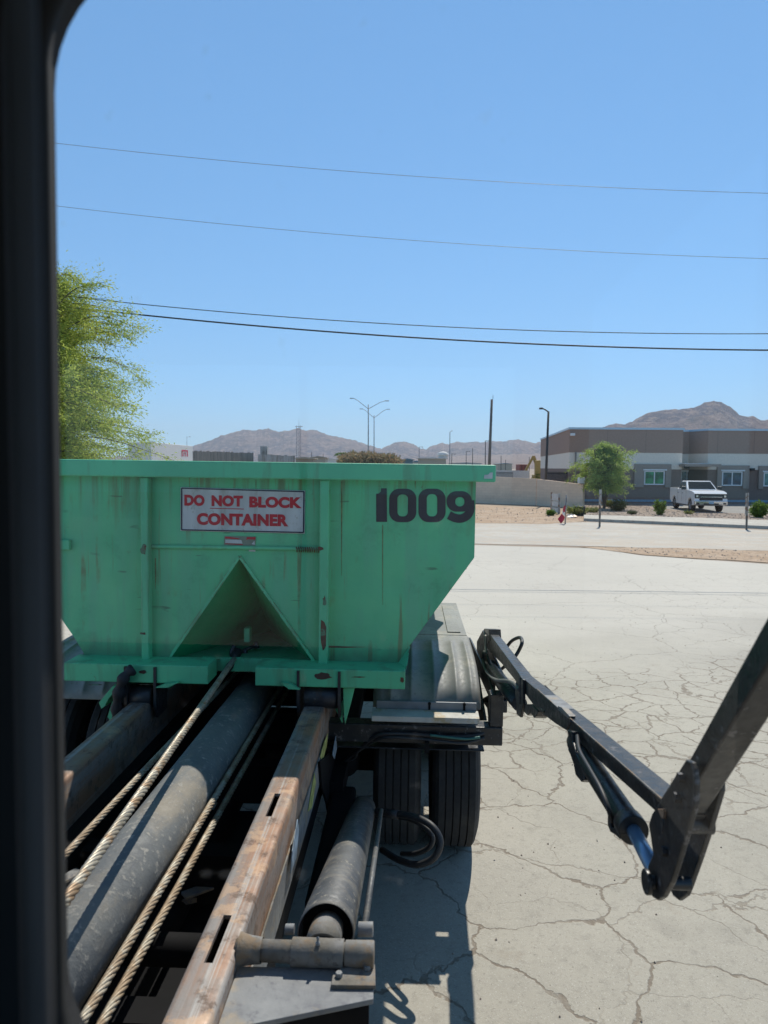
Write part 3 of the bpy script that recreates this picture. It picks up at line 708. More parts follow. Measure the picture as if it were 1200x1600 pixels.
o, g, t_ = post(1167.5, 770, 828, 'grey steel channel post at the kerb right of the white pickup')
part('reflector', MB().box((t_.x-.075, t_.y-.03, t_.z-.95), (t_.x-.01, t_.y-.018, t_.z)).box((t_.x+.01, t_.y-.03, t_.z-.95), (t_.x+.065, t_.y-.018, t_.z)), M['galv'], o)
# crooked frame of white boards
g = G(868, 802); y = g.y
fr = thing('board_frame', 'frame of three white boards on two posts before the tan wall', 'barricade', I4, (g.x, y, g.z))
for px, pb in ((861.5, 797), (873, 808)):
    a = P(px, pb, y-(pb-800)*.12); b = P(px+.8, 769 if px < 865 else 771, a.y); part('post', MB().box((a.x-.05, a.y-.05, g.z-.1), (a.x+.05, a.y+.05, b.z)), M['galv'], fr)
for pt, pb in ((771, 781), (783, 790.5), (792.5, 800)):
    a = P(862, pt, y); b = P(875, pt+1.5, y-.6); h = (pb-pt)/F*y
    part('board', MB().prism([(a.x, y-.07, a.z), (b.x, y-.67, b.z), (b.x, y-.67, b.z-h), (a.x, y-.07, a.z-h)], (0, -.03, 0)), M['whitew'], fr)
# leaning red and white marker on a stake
g = G(883, 819); y = g.y
st = thing('warning_marker', 'red and white diamond hazard marker leaning on a stake at the road edge', 'sign', I4, (g.x, y, g.z))
a = P(885, 773, y); part('post', MB().tube([(g.x, y, g.z-.1), (a.x, y, a.z)], .035, 8), M['galv'], st)
def pq(pts, y, dy): return MB().prism([P(px, py, y) for px, py in pts], (0, dy, 0))
part('diamond_panel', pq([(871.5, 811), (878, 802.5), (882.5, 808), (881, 813), (876.5, 818.5)], y-.08, .03), M['redm2'] if 'redm2' in M else plain('sign_red', (0.50, 0.02, 0.05), .5, var=.2), st)
part('upper_panel', pq([(879.5, 796), (882, 789.5), (883.5, 791), (883, 799), (880.5, 801)], y-.08, .03), plain('sign_red_upper', (0.48, 0.03, 0.06), .5, var=.2), st)
part('white_strip', pq([(879.2, 798), (882.6, 797.5), (882.2, 806), (878.5, 802.3)], y-.05, .02), M['white'], st)
# lollipop sign whose shadow lies on the dirt
# dark drum and a dark scrap by the weeds
g = G(906, 806); o = part('drum', MB().lathe([(0, .001), (0, .33), (.03, .34), (.5, .30), (.52, .31), (.55, .31), (.55, .001)], (g.x, g.y, g.z), 'z', 20), plain('dark_drum', (.04, .045, .05), .5), loc=tuple(g)); tag(o, 'dark squat drum in the weeds at the end of the tan wall', 'drum')
g = G(893, 809); mb = MB()
for k in range(7): 
    x, y, s = g.x+random.uniform(-.3, .3), g.y+random.uniform(-.3, .3), random.uniform(.08, .22)
    mb.prism([(x-s, y-s*.6, g.z), (x+s, y-s*.4, g.z+.03), (x+s*.6, y+s, g.z+s*.6), (x-s*.5, y+s*.7, g.z+s*.9)], (.02, .04, .05))
o = part('scrap', mb, M['galv'], loc=tuple(g)); tag(o, 'small heap of grey scrap between red marker and dark drum', 'scrap')
o = part('utility_box', MB().box(tuple(P(905, 755.5, 48.9)), tuple(P(911.5, 746, 49.4))), M['white'], loc=tuple(P(905, 755.5, 48.9)), bev=.04); tag(o, 'small white box fixed on top of the tan wall end', 'box')

# ================================================================== PLANTS
def leafmat(name, a, b_, tr=0.35):
    m, t, b = mat(name); v = coords(t); n = noise(t, v, 2.2, 4); n2 = noise(t, v, 17, 2)
    c = mix(t, rng_(t, n, 0.35, 0.65), a, b_); c = mix(t, rng_(t, n2, 0.45, 0.75, 0, .5), c, tuple(x*1.5 for x in a))
    t.links.new(c, b.inputs['Base Color']); b.inputs['Roughness'].default_value = 0.6; b.inputs['Specular IOR Level'].default_value = .25
    tl = nd(t, 'ShaderNodeBsdfTranslucent', {'Color': c}); ms = nd(t, 'ShaderNodeMixShader', {0: tr, 1: b.outputs[0], 2: tl.outputs[0]})
    t.links.new(ms.outputs[0], t.nodes['Material Output'].inputs[0]); return m
M['mesq'] = leafmat('mesquite_leaf', (0.40, 0.45, 0.10), (0.26, 0.34, 0.07), .55)
M['palo'] = leafmat('palo_verde_leaf', (0.38, 0.46, 0.12), (0.25, 0.34, 0.08), .5)
M['bush'] = leafmat('bush_leaf', (0.15, 0.24, 0.04), (0.09, 0.15, 0.03)); M['bushd'] = leafmat('dark_bush_leaf', (0.07, 0.10, 0.04), (0.045, 0.07, 0.03))
M['weed'] = leafmat('weed_leaf', (0.20, 0.24, 0.06), (0.28, 0.26, 0.10)); M['brush'] = leafmat('dry_brush', (0.34, 0.22, 0.12), (0.20, 0.19, 0.08))
M['bark'] = worn('bark', (0.10, 0.075, 0.055), (0.06, 0.045, 0.035), scale=(5, 5, 1), s=4)
def leaves_mesh(name, cen, dirs, ln, wd, material, parent=None, loc=(0, 0, 0), cat=None):
    """one small quad per leaf: cen (n,3), dirs (n,3)"""
    n = len(cen); d = dirs/np.linalg.norm(dirs, axis=1, keepdims=True)
    q = rng.normal(size=(n, 3)); s = np.cross(d, q); s /= np.linalg.norm(s, axis=1, keepdims=True)+1e-9
    ln = ln*(0.6+0.8*rng.random((n, 1))); wd = wd*(0.6+0.8*rng.random((n, 1)))
    V = np.stack([cen, cen+d*ln*.5+s*wd*.5, cen+d*ln, cen+d*ln*.5-s*wd*.5], 1).reshape(-1, 3)
    off = np.array(OFF[parent.name] if parent is not None else loc); V = V-off
    Fc = np.arange(n*4).reshape(n, 4)
    me = bpy.data.meshes.new(name); me.vertices.add(len(V)); me.vertices.foreach_set('co', V.ravel())
    me.loops.add(n*4); me.loops.foreach_set('vertex_index', Fc.ravel().astype(np.int32))
    me.polygons.add(n); me.polygons.foreach_set('loop_start', np.arange(0, n*4, 4, dtype=np.int32)); me.update(); me.validate()
    return link(name, me, material, parent, loc=loc)
def tree(name, label, cat, base, trunkH, crown, n_boughs, per, ln, wd, m, droop=.35, r0=.12, feather=1.0, group=None, upfan=.2, seed=1, azr=(0, 2*math.pi)):
    """crown(h in 0..1) -> radius ; boughs spring from the leaders and arch outwards"""
    rg = np.random.default_rng(seed); rd = random.Random(seed)
    t = thing(name, label, cat, I4, tuple(base), group); base = Vector(base)
    Ht = crown['top']; z0 = crown['low']
    mbt = MB(); leaders = []
    for k in range(crown.get('leaders', 4)):
        q = k*2.4+rd.random(); spread = crown.get('spread', .5)
        pts = [base+Vector((0, 0, -.1)), base+Vector((.1*math.cos(q), .1*math.sin(q), trunkH*.6)), base+Vector((spread*.45*math.cos(q), spread*.45*math.sin(q), trunkH+.3*(Ht-trunkH))), base+Vector((spread*math.cos(q+.3), spread*math.sin(q+.3), Ht*.92))]
        pts = catmull(pts, 5); mbt.tube(pts, [r0*(1-.85*i/(len(pts)-1)) for i in range(len(pts))], 7); leaders.append(pts)
    C, D = [], []
    for b in range(n_boughs):
        hf = rd.random()**.85; h = z0+(Ht-z0)*hf
        ld = rd.choice(leaders); p0 = min(ld, key=lambda p: abs(p.z-base.z-h*.9)).copy()
        q = rd.uniform(*azr); lk = crown.get('lobe', 1.0); lobe = 1-.2*lk+lk*(.26*math.sin(q*3+hf*9+seed)+.12*math.sin(q*7+hf*21)); Rr = crown['r'](hf)*rd.uniform(.5, 1.08)*lobe
        out = Vector((math.cos(q), math.sin(q), 0)); tgt = Vector((base.x, base.y, base.z+h))+out*Rr
        tgt.z += upfan*Rr*rd.uniform(-.3, 1)-droop*Rr*rd.uniform(0, 1)*(1-hf*.5)
        midp = p0.lerp(tgt, .5)+Vector((0, 0, .22*Rr*rd.uniform(.3, 1)))
        path = catmull([p0, midp, tgt], 6)
        mbt.tube(path, [.022*(r0/.12)*(1-.8*i/(len(path)-1)) for i in range(len(path))], 4, caps=False)
        for k in range(per//8):
            s = rd.random()**.7*(len(path)-1); i = min(int(s), len(path)-2); p = path[i].lerp(path[i+1], s-i)
            dd = (path[i+1]-path[i]).normalized()
            tw = (dd*rd.uniform(.3, 1)+Vector((rd.gauss(0, .45), rd.gauss(0, .45), rd.gauss(-.15*droop, .35)))).normalized()*rd.uniform(.15, .42)*feather
            for j in range(8):
                c = p+tw*(j/8)+Vector((rd.gauss(0, .03), rd.gauss(0, .03), rd.gauss(0, .03)))*feather
                C.append(c); D.append(tw.normalized()+Vector((rd.gauss(0, .5), rd.gauss(0, .5), rd.gauss(-.25, .4))))
    part('trunk', mbt, M['bark'], t)
    leaves_mesh('crown', np.array(C), np.array(D), ln, wd, m, t)
    return t
def lerpf(tab):
    xs_, ys_ = zip(*tab); return lambda h: float(np.interp(h, xs_, ys_))
# big mesquite at the left
bt = Vector((-7.9, 15.0, gz(15)))
tree('mesquite_tree', 'large feathery green mesquite tree at the left behind the container', 'tree', bt, 1.6,
     dict(top=6.4, low=1.2, lobe=.7, r=lerpf([(0, 3.5), (.35, 3.4), (.6, 2.95), (.85, 2.55), (1, 1.2)]), leaders=6, spread=1.2), 620, 640, .072, .020, M['mesq'], droop=.26, r0=.10, feather=1.25, upfan=.10, seed=5)
g = G(944, 795)
tree('palo_verde_tree', 'small bushy green tree in the gravel before the office building', 'tree', g, 1.0,
     dict(top=4.35, low=1.15, lobe=.85, r=lerpf([(0, 1.1), (.2, 2.3), (.45, 2.5), (.7, 1.9), (.88, .9), (1, .3)]), leaders=5, spread=1.1), 280, 140, .12, .042, M['palo'], droop=.25, r0=.09, feather=1.2, upfan=.35, seed=8)
def bush(label, px, pb, wpx, hpx, m, n=1400, ls=.10, name='shrub', cat='shrub', group=None, flat=1.0, seed=1):
    g = G(px, pb); s = g.y/F; rw, hh = wpx*s/2, hpx*s; rg = np.random.default_rng(seed)
    t = thing(name, label, cat, I4, tuple(g), group)
    n_st = 26; C, D = [], []; mb = MB()
    for k in range(n_st):
        q = rg.uniform(0, 2*math.pi); rr = rw*rg.uniform(.15, 1)**.6; top = hh*math.sqrt(max(.08, 1-(rr/rw)**2*.8))*rg.uniform(.75, 1.1)
        a = Vector((g.x, g.y, g.z)); b = Vector((g.x+math.cos(q)*rr, g.y+math.sin(q)*rr, g.z+top)); mid = a.lerp(b, .5)+Vector((math.cos(q), math.sin(q), .1))*rw*.15
        path = catmull([a, mid, b], 4); mb.tube(path, .012, 4, caps=False)
        for j in range(n//n_st):
            s_ = (rg.random()**.6)*(len(path)-1); i = min(int(s_), len(path)-2); p = path[i].lerp(path[i+1], s_-i)
            C.append(np.array(p)+rg.normal(size=3)*rw*.16*np.array([1, 1, .8])); D.append(rg.normal(size=3)+np.array([0, 0, .5]))
    C = np.array(C); C[:, 2] = np.maximum(C[:, 2], g.z+.02)
    part('stem', mb, M['bark'], t); leaves_mesh('foliage', C, np.array(D), ls, ls*.45, m, t); return t
bush('round dark grey-green shrub right of the small tree trunk', 965, 799, 28, 19, M['bushd'], 2600, .09, seed=2)
bush('yellowish low shrub touching the dark shrub at the tree foot', 950, 792, 15, 12, M['weed'], 900, .10, seed=3)
bush('bright green shrub in the gravel left of the white pickup', 1030.5, 805, 18, 24, M['bush'], 1500, .13, seed=4)
bush('bright green shrub in the gravel at the right photo edge', 1186, 809, 27, 26, M['bush'], 2200, .13, seed=5)
bush('tiny dry tuft in the gravel in front of the pickup', 1076, 803.5, 15, 5, M['weed'], 500, .09, seed=6, name='grass_tuft', cat='tuft')
bush('low green tuft in the gravel between tree and pickup', 988, 804, 15, 6, M['bushd'], 500, .09, seed=7, name='grass_tuft', cat='tuft')
bush('wide yellow-green weed patch at the foot of the tan wall end', 899, 806, 34, 15, M['weed'], 1800, .11, seed=9, name='weed_clump', cat='weeds')
bush('green weeds at the foot of the white board frame', 861, 806, 16, 9, M['bush'], 700, .11, seed=10, name='weed_clump', cat='weeds')
bush('green weeds right of the drum beside the small tree', 925, 801, 22, 7, M['weed'], 900, .10, seed=11, name='weed_clump', cat='weeds')
bush('tall green weeds behind the tan wall at the light pole', 843, 763, 24, 28, M['bush'], 2200, .18, seed=12, name='weed_clump', cat='weeds')
bush('green weeds behind the tan wall right of the light pole', 869, 764, 18, 19, M['bush'], 1300, .18, seed=13, name='weed_clump', cat='weeds')
# heap of dry brush
def heap():
    y = 108; x0_, x1_ = P(530, 730, y).x, P(626, 730, y).x; g = gz(y)
    prof = lerpf([(0, 717), (.08, 712), (.2, 708.5), (.33, 710), (.45, 707.5), (.58, 710), (.7, 711), (.85, 711), (.95, 716), (1, 722)])
    n = 9000; s = rng.random(n); ht = np.array([P(600, prof(q), y).z-g for q in s])
    z = g+ht*rng.random(n)**.45; yy = y+rng.normal(size=n)*1.6; x = x0_+(x1_-x0_)*s+rng.normal(size=n)*.2
    o = leaves_mesh('brush_heap', np.stack([x, yy, z], 1), rng.normal(size=(n, 3)), .55, .2, M['brush'], loc=((x0_+x1_)/2, y, g))
    tag(o, 'long heap of dry orange and green cut brush behind the container', 'brush heap')
heap()
def palm():
    y = 200; p = P(533.5, 708, y); g = gz(y)
    t = thing('palm_tree', 'tiny far palm over the left end of the brush heap', 'palm', I4, (p.x, y, g))
    part('trunk', MB().tube([(p.x, y, g), (p.x, y, p.z)], .18, 8), M['bark'], t)
    n = 700; a = rng.random(n)*2*math.pi; rr = rng.random(n); k = np.floor(a/(2*math.pi)*14)/14*2*math.pi
    C = np.stack([p.x+np.cos(k)*rr*1.7, y+np.sin(k)*rr*1.7, p.z+.6*rr-1.2*rr**2+rng.normal(size=n)*.08], 1)
    leaves_mesh('fronds', C, np.stack([np.cos(k)+rng.normal(size=n)*.5, np.sin(k), -.3+0*k], 1), .5, .15, M['bush'], t)
palm()

def stones(name, label_poly, n, smin, smax, m, lift):
    """loose stones scattered over a patch of ground: stuff"""
    pts = [G(*p) for p in label_poly]; xa, xb = min(p.x for p in pts), max(p.x for p in pts); ya, yb = min(p.y for p in pts), max(p.y for p in pts)
    def inside(x, y):
        c = False
        for a, b in zip(pts, pts[1:]+pts[:1]):
            if (a.y > y) != (b.y > y) and x < (b.x-a.x)*(y-a.y)/(b.y-a.y)+a.x: c = not c
        return c
    mb = MB(); k = 0
    while k < n:
        x, y = random.uniform(xa, xb), random.uniform(ya, yb)
        if not inside(x, y): continue
        k += 1; r = smin+(smax-smin)*random.random()**3; z = gz(y)+lift
        v = [(x+r*random.uniform(.6, 1.2)*math.cos(q*1.2566+.3), y+r*random.uniform(.6, 1.2)*math.sin(q*1.2566+.3), z-.004) for q in range(5)]+[(x+random.uniform(-.3, .3)*r, y+random.uniform(-.3, .3)*r, z+r*random.uniform(.5, 1.0))]
        mb.add(v, [(i_, (i_+1) % 5, 5) for i_ in range(5)])
    o = part(name, mb, m); o['kind'] = 'stuff'; return o
M['stone'] = worn('tan_stone', (0.34, 0.26, 0.20), (0.24, 0.18, 0.14), (0.42, 0.36, 0.30), s=3, th=(.55, .7))
stones('gravel_stones', [(905, 797), (912, 788), (985, 788), (1030, 795), (1085, 801), (1300, 807), (1300, 821), (1190, 814.5), (1020, 810.2), (915, 807)], 3600, .02, .075, M['stone'], .018)
stones('dirt_clods', [(300, 792), (745, 792), (905, 798), (915, 806), (905, 813), (860, 817), (740, 817), (300, 815)], 1500, .02, .08, M['stone'], .014)
stones('dirt_clods', [(930, 856), (1060, 858), (1200, 862.5), (1500, 869), (1600, 895), (1200, 879), (1100, 873), (1010, 867), (960, 861)], 900, .01, .045, M['stone'], .016)
stones('loose_grit', [(560, 1900), (1600, 1900), (1500, 1000), (1200, 900), (760, 900), (700, 1000)], 2600, .0025, .013, M['stone'], .006)

# ================================================================== WIRES
M['wire'] = plain('black_cable', (0.012, 0.013, 0.016), .6); M['wirer'] = plain('bare_wire', (0.16, 0.10, 0.10), .5)
def wire(label, pts, y0, y1, r, m, grp):
    pxs = [p[0] for p in pts]; pf_ = np.polyfit(pxs, [p[1] for p in pts], min(2, len(pts)-1)); path = []
    for px in np.linspace(-500, 1900, 60):
        k = (px+500)/2400; path.append(P(px, float(np.polyval(pf_, px)), y0+(y1-y0)*k))
    o = part('overhead_wire', MB().tube(path, r, 6), m, loc=tuple(path[30])); tag(o, label, 'wire', grp)
gname = 'overhead wires crossing the sky'
wire('highest thin reddish wire crossing the sky', [(90, 224), (600, 272), (1000, 295), (1200, 302)], 19, 17, .005, M['wirer'], gname)
wire('second thin wire from the top of the sky', [(90, 322), (600, 372), (1000, 397), (1200, 404)], 19, 17, .005, M['wirer'], gname)
wire('upper and thinner of the two black cables low over the tree', [(170, 470), (400, 492), (600, 505.5), (800, 515), (1200, 521.5)], 19, 17, .011, M['wire'], gname)
wire('lowest and thickest black cable over the container', [(190, 489), (500, 516.5), (600, 524.5), (800, 536.5), (1200, 547)], 19, 17, .020, M['wire'], gname)

# ================================================================== CONTAINER
def paint_green():
    m, t, b = mat('green_container_paint'); v = coords(t)
    n = noise(t, v, 1.6, 7, .6); c = mix(t, rng_(t, n, .3, .7), (0.115, 0.57, 0.27), (0.085, 0.48, 0.23))
    n = noise(t, coords(t, (1, 1, .12)), 9, 6, .6); c = mix(t, rng_(t, n, .42, .68, 0, .75), c, (0.12, 0.48, 0.26))
    # blotchy dirt
    n2 = noise(t, v, 3.1, 9, .7); c = mix(t, rng_(t, n2, .60, .82, 0, .5), c, (0.075, 0.30, 0.16))
    # rust runs (long vertical streaks) and chips
    st = noise(t, coords(t, (1, 1, .05)), 26, 4, .6); st2 = noise(t, v, 1.9, 5, .6)
    k = math_(t, 'MULTIPLY', rng_(t, st, .58, .72), rng_(t, st2, .46, .62)); c = mix(t, math_(t, 'MULTIPLY', k, .7), c, (0.17, 0.16, 0.07))
    ch = noise(t, coords(t, (1, 1, .6)), 17, 10, .78); gt = noise(t, v, 2.7, 3, .5)
    k = math_(t, 'MULTIPLY', rng_(t, ch, .74, .77), rng_(t, gt, .46, .60)); c = mix(t, k, c, (0.11, 0.05, 0.03))
    sc1 = noise(t, coords(t, (.7, 1, 6), rot=(0, R(14), 0)), 5, 3, .4); k = math_(t, 'MULTIPLY', rng_(t, sc1, .80, .82), rng_(t, gt, .50, .60)); c = mix(t, math_(t, 'MULTIPLY', k, .6), c, (0.05, 0.12, 0.08))
    z = nd(t, 'ShaderNodeSeparateXYZ', {0: v}).outputs[2]
    dr = noise(t, coords(t, (1, 1, .04)), 15, 6, .7); ln = noise(t, coords(t, (1, 1, 0)), 7, 4, .6)
    zone = rng_(t, math_(t, 'ADD', z, math_(t, 'MULTIPLY', ln, .30)), ZR-.10, ZR+.16)      # rust drips hanging from under the top rail
    c = mix(t, math_(t, 'MULTIPLY', math_(t, 'MULTIPLY', rng_(t, dr, .50, .72), zone), .8), c, (0.13, 0.15, 0.055))
    low = rng_(t, math_(t, 'SUBTRACT', z, math_(t, 'MULTIPLY', n, .12)), .12, .20, 1, 0)      # grime line along the foot of the plate
    c = mix(t, math_(t, 'MULTIPLY', low, .55), c, (0.10, 0.17, 0.095))
    t.links.new(c, b.inputs['Base Color']); t.links.new(rng_(t, n2, .3, .8, .38, .7), b.inputs['Roughness'])
    h = noise(t, v, 1.3, 3, .5); bump(t, b, h, .6, .06)
    return m
ZR = L(435, 748.5, v=3.70).z - (L(435, 1033, v=3.80).z-.14)
M['green'] = paint_green()
M['greenp'] = worn('pocket_shade_green', (0.022, 0.34, 0.13), (0.018, 0.27, 0.11), (0.02, 0.15, 0.06), s=3, th=(.6, .8), rough=(.7, .9)); M['greenp'].node_tree.nodes['Principled BSDF'].inputs['Specular IOR Level'].default_value = .08  # container green deepened, the pocket's shade is put into its colour
def paint_green_worn():
    m, t, b = mat('green_paint_rusty_edges'); v = coords(t)
    n = noise(t, v, 1.8, 6); c = mix(t, rng_(t, n, .3, .7), (0.12, 0.58, 0.29), (0.095, 0.48, 0.25))
    be = nd(t, 'ShaderNodeBevel', {'Radius': 0.014}); be.samples = 4
    ge = nd(t, 'ShaderNodeNewGeometry'); dt = nd(t, 'ShaderNodeVectorMath', {0: be.outputs[0], 1: ge.outputs['Normal']}, operation='DOT_PRODUCT').outputs['Value']
    ed = rng_(t, dt, .8, .985, 1, 0); n2 = noise(t, coords(t, (1, 1, .5)), 13, 9, .75)
    k = math_(t, 'MULTIPLY', ed, rng_(t, n2, .48, .58)); k = math_(t, 'MAXIMUM', k, math_(t, 'MULTIPLY', rng_(t, noise(t, coords(t, (1.3, 1, .6)), 14, 9, .75), .75, .79), rng_(t, noise(t, v, 2.6, 4), .48, .62)))
    c = mix(t, k, c, (0.13, 0.055, 0.03)); k2 = rng_(t, noise(t, coords(t, (1, 1, .12)), 11, 5), .55, .75, 0, .45); c = mix(t, k2, c, (0.12, 0.22, 0.12))
    t.links.new(c, b.inputs['Base Color']); b.inputs['Roughness'].default_value = .55; bump(t, b, n2, .3, .004); return m
M['greenw'] = paint_green_worn()
M['rustbrown'] = worn('rust_patch', (0.12, 0.055, 0.03), (0.07, 0.04, 0.03), (0.10, 0.20, 0.12), s=14, th=(.52, .6), rough=(.8, .95))
M['signw'] = worn('sign_face', (0.60, 0.60, 0.58), (0.50, 0.50, 0.48), (0.38, 0.36, 0.30), scale=(1, 1, .25), s=9, th=(.58, .75), rough=(.35, .5), bmp=0, c4_=(.42, .40, .34), s2=14, th4=(.66, .72))
M['signr'] = plain('sign_red', (0.50, 0.008, 0.025), .45, var=.1, s=20); M['signk'] = plain('sign_border', (0.015, 0.015, 0.04), .5)
M['num'] = worn('black_numeral_paint', (0.022, 0.024, 0.034), (0.030, 0.033, 0.045), scale=(1, 1, .2), s=8, rough=(.4, .6), bmp=0)
VF, VR, VS = 3.80, 3.70, 3.63
uc = L(376, 900, v=VF).x; hw = L(742, 800, v=VF).x - uc
wtop = L(435, 722, v=VR).z; wrb = L(435, 748.5, v=VR).z
wk = L(742, 871, v=VF).z; R2 = L(640, 1008, v=VF); wS = L(435, 1033, v=VF).z
uB = R2.x-uc; wB2 = R2.z; uB3 = L(619, 1038, v=VF).x-uc
ct = thing('dump_container', 'green steel roll-off dump container numbered 1009 loaded on the truck rails', 'container', TM, (uc, VF, wS-.14))
VB = 10.1
apx = L(375, 869, v=VF); bl = L(262, 1032, v=VF); br = L(495, 1033, v=VF)
def cen(p): return (p.x, p.y, p.z)
wL = min(bl.z, br.z)
out = [(uc-hw, wtop-.02), (uc+hw, wtop-.02), (uc+hw, wk), (uc+uB, wB2), (uc+uB3, wL)]
poly = [(x, VF, z) for x, z in out]+[(br.x, VF, wL), (apx.x, VF, apx.z), (bl.x, VF, wL), (uc-uB3, VF, wL), (uc-uB, VF, wB2), (uc-hw, VF, wk)]
mb = MB().add(poly, [list(range(len(poly)))]); part('front_plate', mb, M['green'], ct, solid=.006)
D = Vector((uc+.02, 4.55, wL))
A_, B_, C_ = Vector((apx.x, VF+.003, apx.z)), Vector((bl.x, VF+.003, wL)), Vector((br.x, VF+.003, wL))
mb = MB().add([A_, B_, D, C_], [(0, 1, 2), (0, 2, 3)]); part('pocket_plate', mb, M['greenp'], ct, solid=.005)
# weld-edged lips along the pocket
mb = MB(); mb.bar(A_+Vector((0, -.008, 0)), B_+Vector((0, -.008, 0)), .016, .016); mb.bar(A_+Vector((0, -.008, .0)), C_+Vector((0, -.008, 0)), .016, .016); part('pocket_lip', mb, M['greenw'], ct)
# sides, floor and back
side = [(uc+hw, wtop-.02), (uc+hw, wk), (uc+uB, wB2), (uc+uB3, wL)]
for s in (1, -1):
    vs = []; n = len(side)
    for v_ in (VF+.004, VB):
        for x, z in side: vs.append((uc+s*(x-uc), v_, z))
    part('side_plate', MB().add(vs, [(i, i+1, n+i+1, n+i) for i in range(n-1)]), M['green'], ct, solid=.006)
    for k in range(8):
        v_ = VF+.06+k*.85
        part('side_rib', MB().prism([(uc+s*(hw+.004), v_, wrb), (uc+s*(hw+.07), v_, wrb), (uc+s*(hw+.045), v_, wk-.06), (uc+s*(uB+.06), v_, wB2-.02), (uc+s*(uB+.006), v_, wB2), (uc+s*(hw+.004), v_, wk)] if k else
             [(uc+s*(hw+.002), v_, wk+.02), (uc+s*(hw+.002), v_, wk-.02), (uc+s*(hw-.02), v_, wk-.03), (uc+s*(hw-.035), v_, wk-.075), (uc+s*(hw-.06), v_, wk-.05), (uc+s*(hw-.03), v_, wk)], (0, .06, 0)), M['greenw'], ct)
    part('long_sill', MB().box((uc+s*.44-.05, VF+.01, wS-.17), (uc+s*.44+.05, VB-.05, wS-.005)), M['greenw'], ct)
ul = L(325, 1055, v=VS).x; ugr = L(398.5, 1055, v=VS).x
part('pocket_floor', MB().box((bl.x-.02, VF+.004, wL-.010), (ul-.003, 3.885, wL+.001)).box((ugr+.003, VF+.004, wL-.010), (br.x+.02, 3.885, wL+.001)).box((bl.x-.02, 3.885, wL-.010), (br.x+.02, VF+1.0, wL+.001)).box((uc-uB3, VF+.004, wL-.010), (bl.x-.021, VF+1.0, wL+.001)).box((br.x+.021, VF+.004, wL-.010), (uc+uB3, VF+1.0, wL+.001)), M['green'], ct)
part('floor_plate', MB().box((uc-uB3, VF+1.001, wL-.012), (uc+uB3, VB, wL)), M['green'], ct)
part('tail_plate', MB().prism([(x, VB, z) for x, z in out]+[(2*uc-x, VB, z) for x, z in out[::-1]][0:3]+[], (0, .05, 0)) if False else
     MB().prism([(uc+hw, VB, wtop-.02), (uc+hw, VB, wk), (uc+uB, VB, wB2), (uc+uB3, VB, wL), (uc-uB3, VB, wL), (uc-uB, VB, wB2), (uc-hw, VB, wk), (uc-hw, VB, wtop-.02)], (0, .05, 0)), M['green'], ct)
# top rail
ur = L(775, 740, v=VR).x-uc
rail = part('top_rail', MB().box((uc-ur, VR, wrb), (uc+ur, VF+.06, wtop)), M['greenw'], ct, bev=.008)
for s in (1, -1): part('side_rail', MB().box((uc+s*(hw+.002), VF+.062, wrb), (uc+s*ur, VB, wtop)), M['greenw'], ct, bev=.008)
a, b = L(757, 741, v=VR), L(770, 748, v=VR)
part('paper_remnant', MB().prism([L(756, 748, v=VR-.004), L(769.5, 748, v=VR-.004), L(770, 738, v=VR-.004), L(765.5, 738.5, v=VR-.004), L(763, 741.5, v=VR-.004), L(757, 742, v=VR-.004)], (0, .003, 0)), M['signw'], rail)
# posts
def vpost(pl, pr, pym=900):
    a, b = L(pl, 800, v=VF-.06), L(pr, 800, v=VF-.06)
    return part('stiffener_post', MB().box((a.x, VF-.065, wS-.0), (b.x, VF-.004, wrb-.002)), M['greenw'], ct, bev=.006)
pL = vpost(219.5, 231.5); pR = vpost(499.5, 514);
# rust patches of the posts
for (pp, px, pyy, w_, h_) in ((pR, 504.5, 995, 5, 26), (pR, 507, 940, 3, 9), (pR, 501, 857, 5, 3), (pL, 224, 858, 5, 9), (pL, 223, 990, 5, 2)):
    q = []; n = 12
    for i in range(n):
        an = 2*math.pi*i/n; rr = random.uniform(.6, 1.2); q.append(L(px+w_*rr*math.cos(an), pyy+h_*rr*math.sin(an), v=VF-.0665))
    part('rust_patch', MB().prism(q, (0, .001, 0)), M['rustbrown'], pp)
# horizontal weld bar
za = L(300, 855, v=VF-.01).z; zb = L(470, 857, v=VF-.01).z; zm = (za+zb)/2
a, b = L(232, 855, v=VF-.01).x, L(499, 857, v=VF-.01).x
mb = MB(); path = [(a+(b-a)*k/60, VF-.012, za+(zb-za)*k/60+random.uniform(-.0012, .0012)) for k in range(61)]
mb.tube(path, .011, 8); bar_ = part('weld_bar', mb, M['greenw'], ct)
mb = MB()
for k in range(11): x = L(463+k*3.4, 856, v=VF-.02).x; mb.tube([(x, VF-.026, zm+.012), (x+.006, VF-.030, zm-.0), (x+.004, VF-.022, zm-.016)], .0035, 5)
part('weld_bead', mb, M['rustbrown'], bar_)
